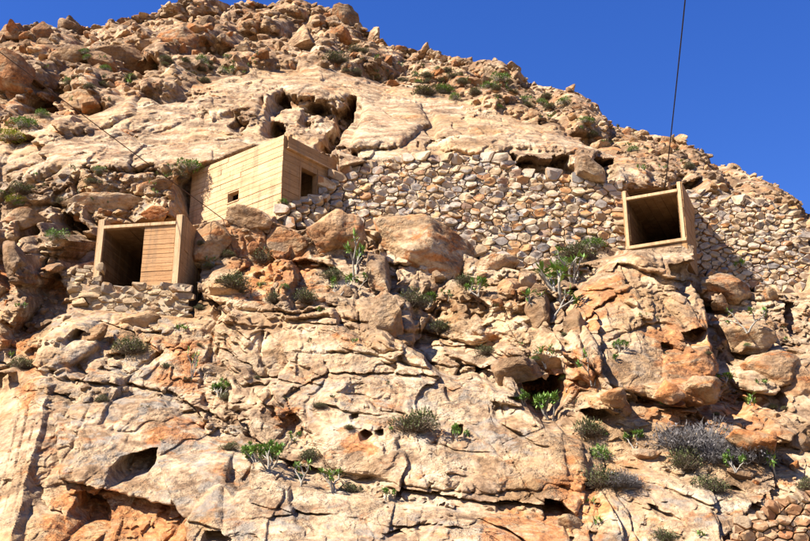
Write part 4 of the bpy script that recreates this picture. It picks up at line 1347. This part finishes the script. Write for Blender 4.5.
def plant_meshes(nm_s, nm_l, parts, ms, ml):
    SV, SF, LV, LF = parts
    a = mesh_from(nm_s, SV, SF, ms, True)
    b = mesh_from(nm_l, LV, LF, ml) if LV else None
    return a, b
KIND = {
    'candelabra': [plant_meshes('stems', 'leaf_tufts', candelabra(10 + k), M_STEM, M_LEAF) for k in range(4)],
    'bare': [plant_meshes('stems', 'leaf_tufts', candelabra(30 + k, 0.6, True), M_STEM, M_LEAF) for k in range(3)],
    'grey': [plant_meshes('twigs', 'leaves', bush(50 + k, 620, 500, 0.8, 0.09), M_GREYT, M_GREYT) for k in range(3)],
    'olive': [plant_meshes('twigs', 'leaves', bush(60 + k, 260, 1100, 0.85, 0.10), M_WOOD, M_OLIVE) for k in range(3)],
    'green': [plant_meshes('twigs', 'leaves', bush(70 + k, 120, 800, 0.9, 0.13), M_STEM, M_LEAF) for k in range(3)],
    'yellow': [plant_meshes('twigs', 'leaves', bush(80, 80, 800, 0.6, 0.12), M_STEM, M_LEAFY)],
    'tuft': [plant_meshes('stems', 'leaves', tuft(90 + k), M_STEM, M_LEAF) for k in range(3)],
    'drytuft': [plant_meshes('stems', 'leaves', tuft(95 + k), M_WOOD, M_OLIVE) for k in range(2)],
}
NAME = {'candelabra': 'candelabra_shrub', 'bare': 'candelabra_shrub', 'grey': 'grey_bush', 'olive': 'olive_bush', 'green': 'green_shrub', 'yellow': 'yellow_shrub', 'tuft': 'green_tuft', 'drytuft': 'olive_tuft'}
prng = np.random.default_rng(123)
bpy.context.view_layer.update()
DG = bpy.context.evaluated_depsgraph_get()
def touch(u, v):
    """the rock that photograph pixel (u, v) falls on: where the plant is rooted"""
    d = ray(u, v); d = d / np.linalg.norm(d)
    ok, loc, nrm, fi, ob, mt = SC.ray_cast(DG, Vector(CAMP), Vector(d))
    return np.array(loc) if ok else surf(u, v)[0]

def plant(kind, u, v, size, label, group, wide=1.0, lift=0.0):
    """size: for candelabra and tufts the height in px; for bushes the half width in px"""
    P = touch(u, v)
    d = CAMP - P; d /= np.linalg.norm(d)
    _, _, zc = project(P)
    k = size * zc / F
    root = empty(NAME[kind], P + d * 0.05 * k + np.array([0, 0, lift]))
    k *= 1.1
    root.scale = (k * wide, k * wide, k * (1.25 if kind in ('grey', 'olive', 'green') else 1.0))
    root.rotation_euler = (0, 0, prng.uniform(0, 6.28))
    tag(root, label, 'plant', group)
    a, b = KIND[kind][int(prng.integers(len(KIND[kind])))]
    link(a.name.split('.')[0], a, root)['kind'] = 'stuff'
    if b: link(b.name.split('.')[0], b, root)['kind'] = 'stuff'
    return root

G1 = 'shrubs and plants rooted in the rock'
for kind, u, v, size, wide, label in [
    ('candelabra', 551, 420, 34, 0.9, 'bright green candelabra shrub at the mouth of the dark cave'),
    ('candelabra', 523, 405, 14, 1.1, 'small bright green shrub left of the dark cave'),
    ('candelabra', 776, 472, 38, 0.8, 'green-topped candelabra shrub with pale stems right of the large grey bush'),
    ('candelabra', 735, 470, 22, 0.8, 'green shrub poking out right of the large grey bush'),
    ('candelabra', 340, 294, 26, 0.9, 'umbrella-shaped green shrub with a single trunk left of the rock pillar'),
    ('candelabra', 359, 288, 18, 0.9, 'green shrub against the left side of the rock pillar'),
    ('bare', 354, 275, 42, 0.7, 'tall nearly leafless pale shrub behind the rock pillar'),
    ('candelabra', 428, 306, 18, 1.0, 'green-tipped shrub below the huge rounded boulder'),
    ('candelabra', 478, 294, 18, 1.0, 'small candelabra shrub under the flat pale slab'),
    ('candelabra', 219, 396, 20, 1.0, 'small green shrub on the slab below the low box'),
    ('bare', 192, 375, 30, 0.5, 'thin dry shrub with yellowish tips in the rusty gully below the low box'),
    ('bare', 545, 366, 22, 1.1, 'pale-stemmed shrub above the cave roof slab'),
    ('bare', 592, 382, 30, 0.9, 'pale bare-stemmed shrub beside the tall standing slab'),
    ('bare', 562, 300, 46, 1.2, 'large twiggy pale shrub with green tips in the gully below the long wall'),
    ('bare', 552, 318, 36, 1.0, 'smaller twiggy shrub at the foot of the large one in the gully'),
    ('bare', 572, 282, 34, 1.1, 'twiggy grey shrub behind the large one in the gully'),
    ('bare', 335, 492, 30, 1.2, 'spreading pale-stemmed shrub on the ledge of the lower slab'),
    ('bare', 302, 485, 26, 1.2, 'leaning grey-stemmed shrub with yellow-green tips on the lower ledge'),
    ('candelabra', 289, 446, 16, 1.1, 'small bright shrub above the leaning grey-stemmed shrub'),
    ('candelabra', 457, 441, 18, 0.8, 'green sprig growing out of a hole in the lower slab'),
    ('candelabra', 386, 500, 14, 1.2, 'green sprig on the ledge right of the spreading shrub'),
    ('candelabra', 270, 468, 28, 1.1, 'leafy green shrub on the crack above the lower ledge'),
    ('candelabra', 255, 462, 22, 1.1, 'leafy green shrub left of the one on the crack above the lower ledge'),
    ('candelabra', 635, 446, 20, 1.1, 'bright green shrub left of the large grey bush'),
    ('green', 602, 460, 17, 1.0, 'bright green bush above the gully in the lower right'),
    ('candelabra', 620, 352, 14, 0.9, 'small green shrub on the face of the right outcrop'),
    ('candelabra', 618, 362, 10, 1.0, 'tiny green sprig on the right outcrop'),
    ('bare', 747, 330, 26, 1.1, 'yellowish dry shrub in the crevice right of the outcrop'),
    ('candelabra', 725, 382, 12, 1.4, 'low green plant beside the large smooth pale slab'),
    ('tuft', 750, 405, 14, 1.2, 'low green plant under the large smooth pale slab'),
    ('candelabra', 448, 300, 12, 1.0, 'green sprig among the stones of the rocky shelf'),
    ('grey', 690, 452, 37, 1.1, 'large grey leafless bush on the lower right slope'),
    ('grey', 726, 462, 28, 1.0, 'grey leafless bush right of the largest grey bush'),
    ('olive', 683, 468, 21, 1.0, 'olive-grey bush at the lower left edge of the large grey bush'),
    ('grey', 760, 462, 28, 1.1, 'grey twiggy bush behind the candelabra shrub at right'),
    ('olive', 714, 492, 20, 1.0, 'olive-grey bush below the large grey bush'),
    ('olive', 591, 436, 20, 1.0, 'olive bush left of the upright small stone'),
    ('olive', 600, 486, 20, 1.1, 'grey-green bush hanging in the gully of the lower right'),
    ('grey', 625, 486, 17, 1.1, 'dark twiggy bush right of the gully in the lower right'),
    ('olive', 411, 430, 24, 1.0, 'dark olive rounded bush alone on the lower slab'),
    ('olive', 237, 288, 17, 1.1, 'dark green bush right of the low box shadow'),
    ('olive', 272, 302, 11, 1.0, 'dark bush in the row below the stained boulder'),
    ('olive', 305, 302, 14, 1.0, 'dark green bush with bright leaves right of the row'),
    ('olive', 262, 262, 14, 1.0, 'green bush between the smooth and the stained boulder'),
    ('olive', 335, 280, 13, 1.0, 'olive bush behind the umbrella-shaped shrub'),
    ('olive', 412, 305, 17, 1.0, 'olive bush right of the rock pillar'),
    ('olive', 440, 332, 13, 1.0, 'olive bush on the slope below the rocky shelf'),
    ('olive', 467, 285, 12, 1.0, 'dark bush under the huge rounded boulder'),
    ('olive', 580, 258, 17, 1.2, 'olive bush at the foot of the long wall'),
    ('green', 596, 248, 11, 1.2, 'green bush at the foot of the long wall left of the right box'),
    ('green', 560, 268, 12, 1.0, 'green bush on top of the gully below the long wall'),
    ('olive', 485, 354, 9, 1.2, 'small dark bush on the slab left of the dark brown block'),
    ('olive', 135, 352, 18, 1.0, 'dark bush in the cleft below the plinth'),
    ('olive', 225, 400, 10, 1.0, 'dark cushion bush beside the small green shrub on the slab'),
    ('olive', 100, 402, 8, 1.2, 'small dark cushion bush on the left crack'),
    ('olive', 28, 368, 12, 1.2, 'dark bush on top of the pale cliff'),
    ('olive', 167, 368, 7, 1.0, 'tiny dark bush in the rusty gully'),
    ('olive', 310, 460, 13, 1.0, 'grey-green bush behind the leaning grey-stemmed shrub'),
    ('olive', 352, 492, 11, 1.0, 'olive bush among the stems of the spreading shrub'),
    ('olive', 665, 542, 14, 1.2, 'grey-green cushion at the bottom edge'),
    ('olive', 228, 450, 9, 1.2, 'dark bush on the diagonal crack of the lower slab'),
    ('olive', 805, 490, 14, 1.1, 'grey-green bush at the right edge above the reddish wall'),
    ('green', 43, 117, 8, 1.0, 'upright dark green shrub in the mouth of the left cave'),
    ('green', 22, 126, 12, 1.1, 'green shrubs below the left cave'),
    ('yellow', 10, 138, 14, 1.1, 'yellow-green cushion shrub at the left edge'),
    ('green', 58, 238, 11, 1.0, 'green shrub deep in the dark gully left of the low box'),
    ('olive', 20, 192, 12, 1.3, 'olive shrub in the dark broken band at the left'),
    ('yellow', 16, 202, 10, 1.2, 'yellowish shrub in the dark broken band at the left'),
    ('tuft', 84, 192, 11, 1.2, 'yellow-green tuft in the dark broken band'),
    ('green', 188, 168, 11, 1.2, 'green shrub beside the upper left corner of the square hut'),
    ('olive', 178, 178, 9, 1.2, 'olive shrub left of the square hut'),
    ('green', 284, 204, 6, 1.2, 'green tuft at the front corner of the square hut'),
    ('tuft', 128, 84, 10, 1.2, 'green tuft in the cave of the upper left slope'),
    ('green', 500, 80, 9, 1.2, 'broad green shrub under the right skyline rocks'),
    ('green', 445, 92, 9, 1.4, 'yellow-green shrub patch above the smooth slab'),
    ('olive', 425, 94, 11, 1.4, 'olive shrub patch above the smooth slab'),
    ('olive', 335, 62, 12, 1.2, 'olive shrub under the summit rocks'),
    ('tuft', 640, 170, 9, 1.0, 'green tuft above the right box'),
    ('tuft', 10, 358, 10, 1.4, 'bright green tuft at the left edge ledge'),
    ('tuft', 22, 308, 9, 1.4, 'bright green tuft below the orange block'),
    ('tuft', 180, 330, 9, 1.2, 'green tuft right of the plinth corner'),
    ('tuft', 600, 525, 14, 1.0, 'green tuft trailing down the lower right gully'),
    ('tuft', 592, 505, 12, 1.0, 'green tuft higher in the lower right gully'),
    ('tuft', 700, 537, 9, 1.6, 'low green plant at the bottom right'),
    ('tuft', 738, 268, 10, 1.6, 'green tuft at the base of the small stone wall'),
    ('tuft', 318, 312, 8, 1.6, 'low green plant on the ledge below the hut'),
    ('tuft', 760, 384, 8, 1.4, 'green sprig in the crack of the pale slabs'),
]:
    plant(kind, u, v, size, label, G1, wide)

# small tufts dotted over the rubble slopes
UP = [([(150, 60), (260, 55), (260, 80), (150, 95)], 26, 'green and olive tufts in the rubble left of the smooth slab'),
      ([(335, 40), (560, 100), (600, 130), (450, 100), (340, 70)], 60, 'green and olive tufts in the rubble above the smooth slab'),
      ([(20, 60), (140, 40), (150, 95), (60, 110)], 14, 'green and olive tufts among the upper left boulders'),
      ([(560, 110), (680, 150), (700, 180), (600, 150)], 14, 'green and olive tufts above the right box'),
      ([(0, 175), (180, 165), (180, 205), (0, 220)], 18, 'green and olive tufts in the dark broken band'),
      ([(190, 240), (350, 300), (350, 320), (200, 320)], 12, 'green and olive tufts on the ledge below the hut'),
      ([(480, 290), (800, 300), (800, 480), (500, 430)], 26, 'green and olive tufts on the lower right slope'),
      ([(60, 320), (450, 330), (450, 480), (80, 460)], 14, 'green and olive tufts in cracks of the lower slab')]
TUFTS = []
for poly, n, words in UP:
    xs = [p[0] for p in poly]; ys = [p[1] for p in poly]; got = 0
    while got < n:
        u, v = prng.uniform(min(xs), max(xs)), prng.uniform(min(ys), max(ys))
        if poly_sd(np.array([u]), np.array([v]), poly)[0] > 0: continue
        got += 1
        kd = ['tuft', 'drytuft', 'olive', 'green'][int(prng.choice(4, p=[.25, .25, .32, .18]))]
        sz = prng.uniform(3.5, 7.0) if 'tuft' in kd else prng.uniform(3, 7.5)
        col = {'tuft': 'bright green leafy tuft', 'drytuft': 'dull olive tuft', 'olive': 'dull olive cushion', 'green': 'green leafy cushion'}[kd]
        TUFTS.append((plant(kd, u, v, sz, None, words, 1.2), u, v, col))
single_out(TUFTS)
# ---------------------------------------------------------------- cables
def cable(name, pts, r, mat, label, sag=0.0, n=24):
    P = []
    for a, b in zip(pts[:-1], pts[1:]):
        for k in range(n):
            t = k / n
            q = a * (1 - t) + b * t; q = q - np.array([0, 0, sag * 4 * t * (1 - t)]); P.append(q)
    P.append(pts[-1])
    V, Fc = [], []
    m = 6
    for i, p in enumerate(P):
        d = unit(P[min(i + 1, len(P) - 1)] - P[max(i - 1, 0)])
        a = unit(np.cross(d, [0.1, 0.9, 0.3])); b = np.cross(d, a)
        for k in range(m):
            t = 2 * math.pi * k / m
            V.append(p + r * (math.cos(t) * a + math.sin(t) * b))
    for i in range(len(P) - 1):
        for k in range(m):
            j = (k + 1) % m
            Fc.append((i * m + k, i * m + j, (i + 1) * m + j, (i + 1) * m + k))
    o = link(name, mesh_from(name, V, Fc, mat, True))
    tag(o, label, 'cable')
    return o
e1 = at_depth(665, 188, 39.0)
cable('overhead_cable', [at_depth(694, -90, 24.0), e1], 0.021, M_CABLE, 'black overhead cable coming down the sky to the roof of the right box', 0.12)
q0 = at_depth(-60, 6, 30.0); q1 = at_depth(223, 219, 36.2); q2 = at_depth(236, 258, 35.9)
cable('guy_wire', [q0, q1, q2], 0.015, M_CABLEB, 'thin rusty wire running from the upper left edge past the hut down to the boulders', 0.05)
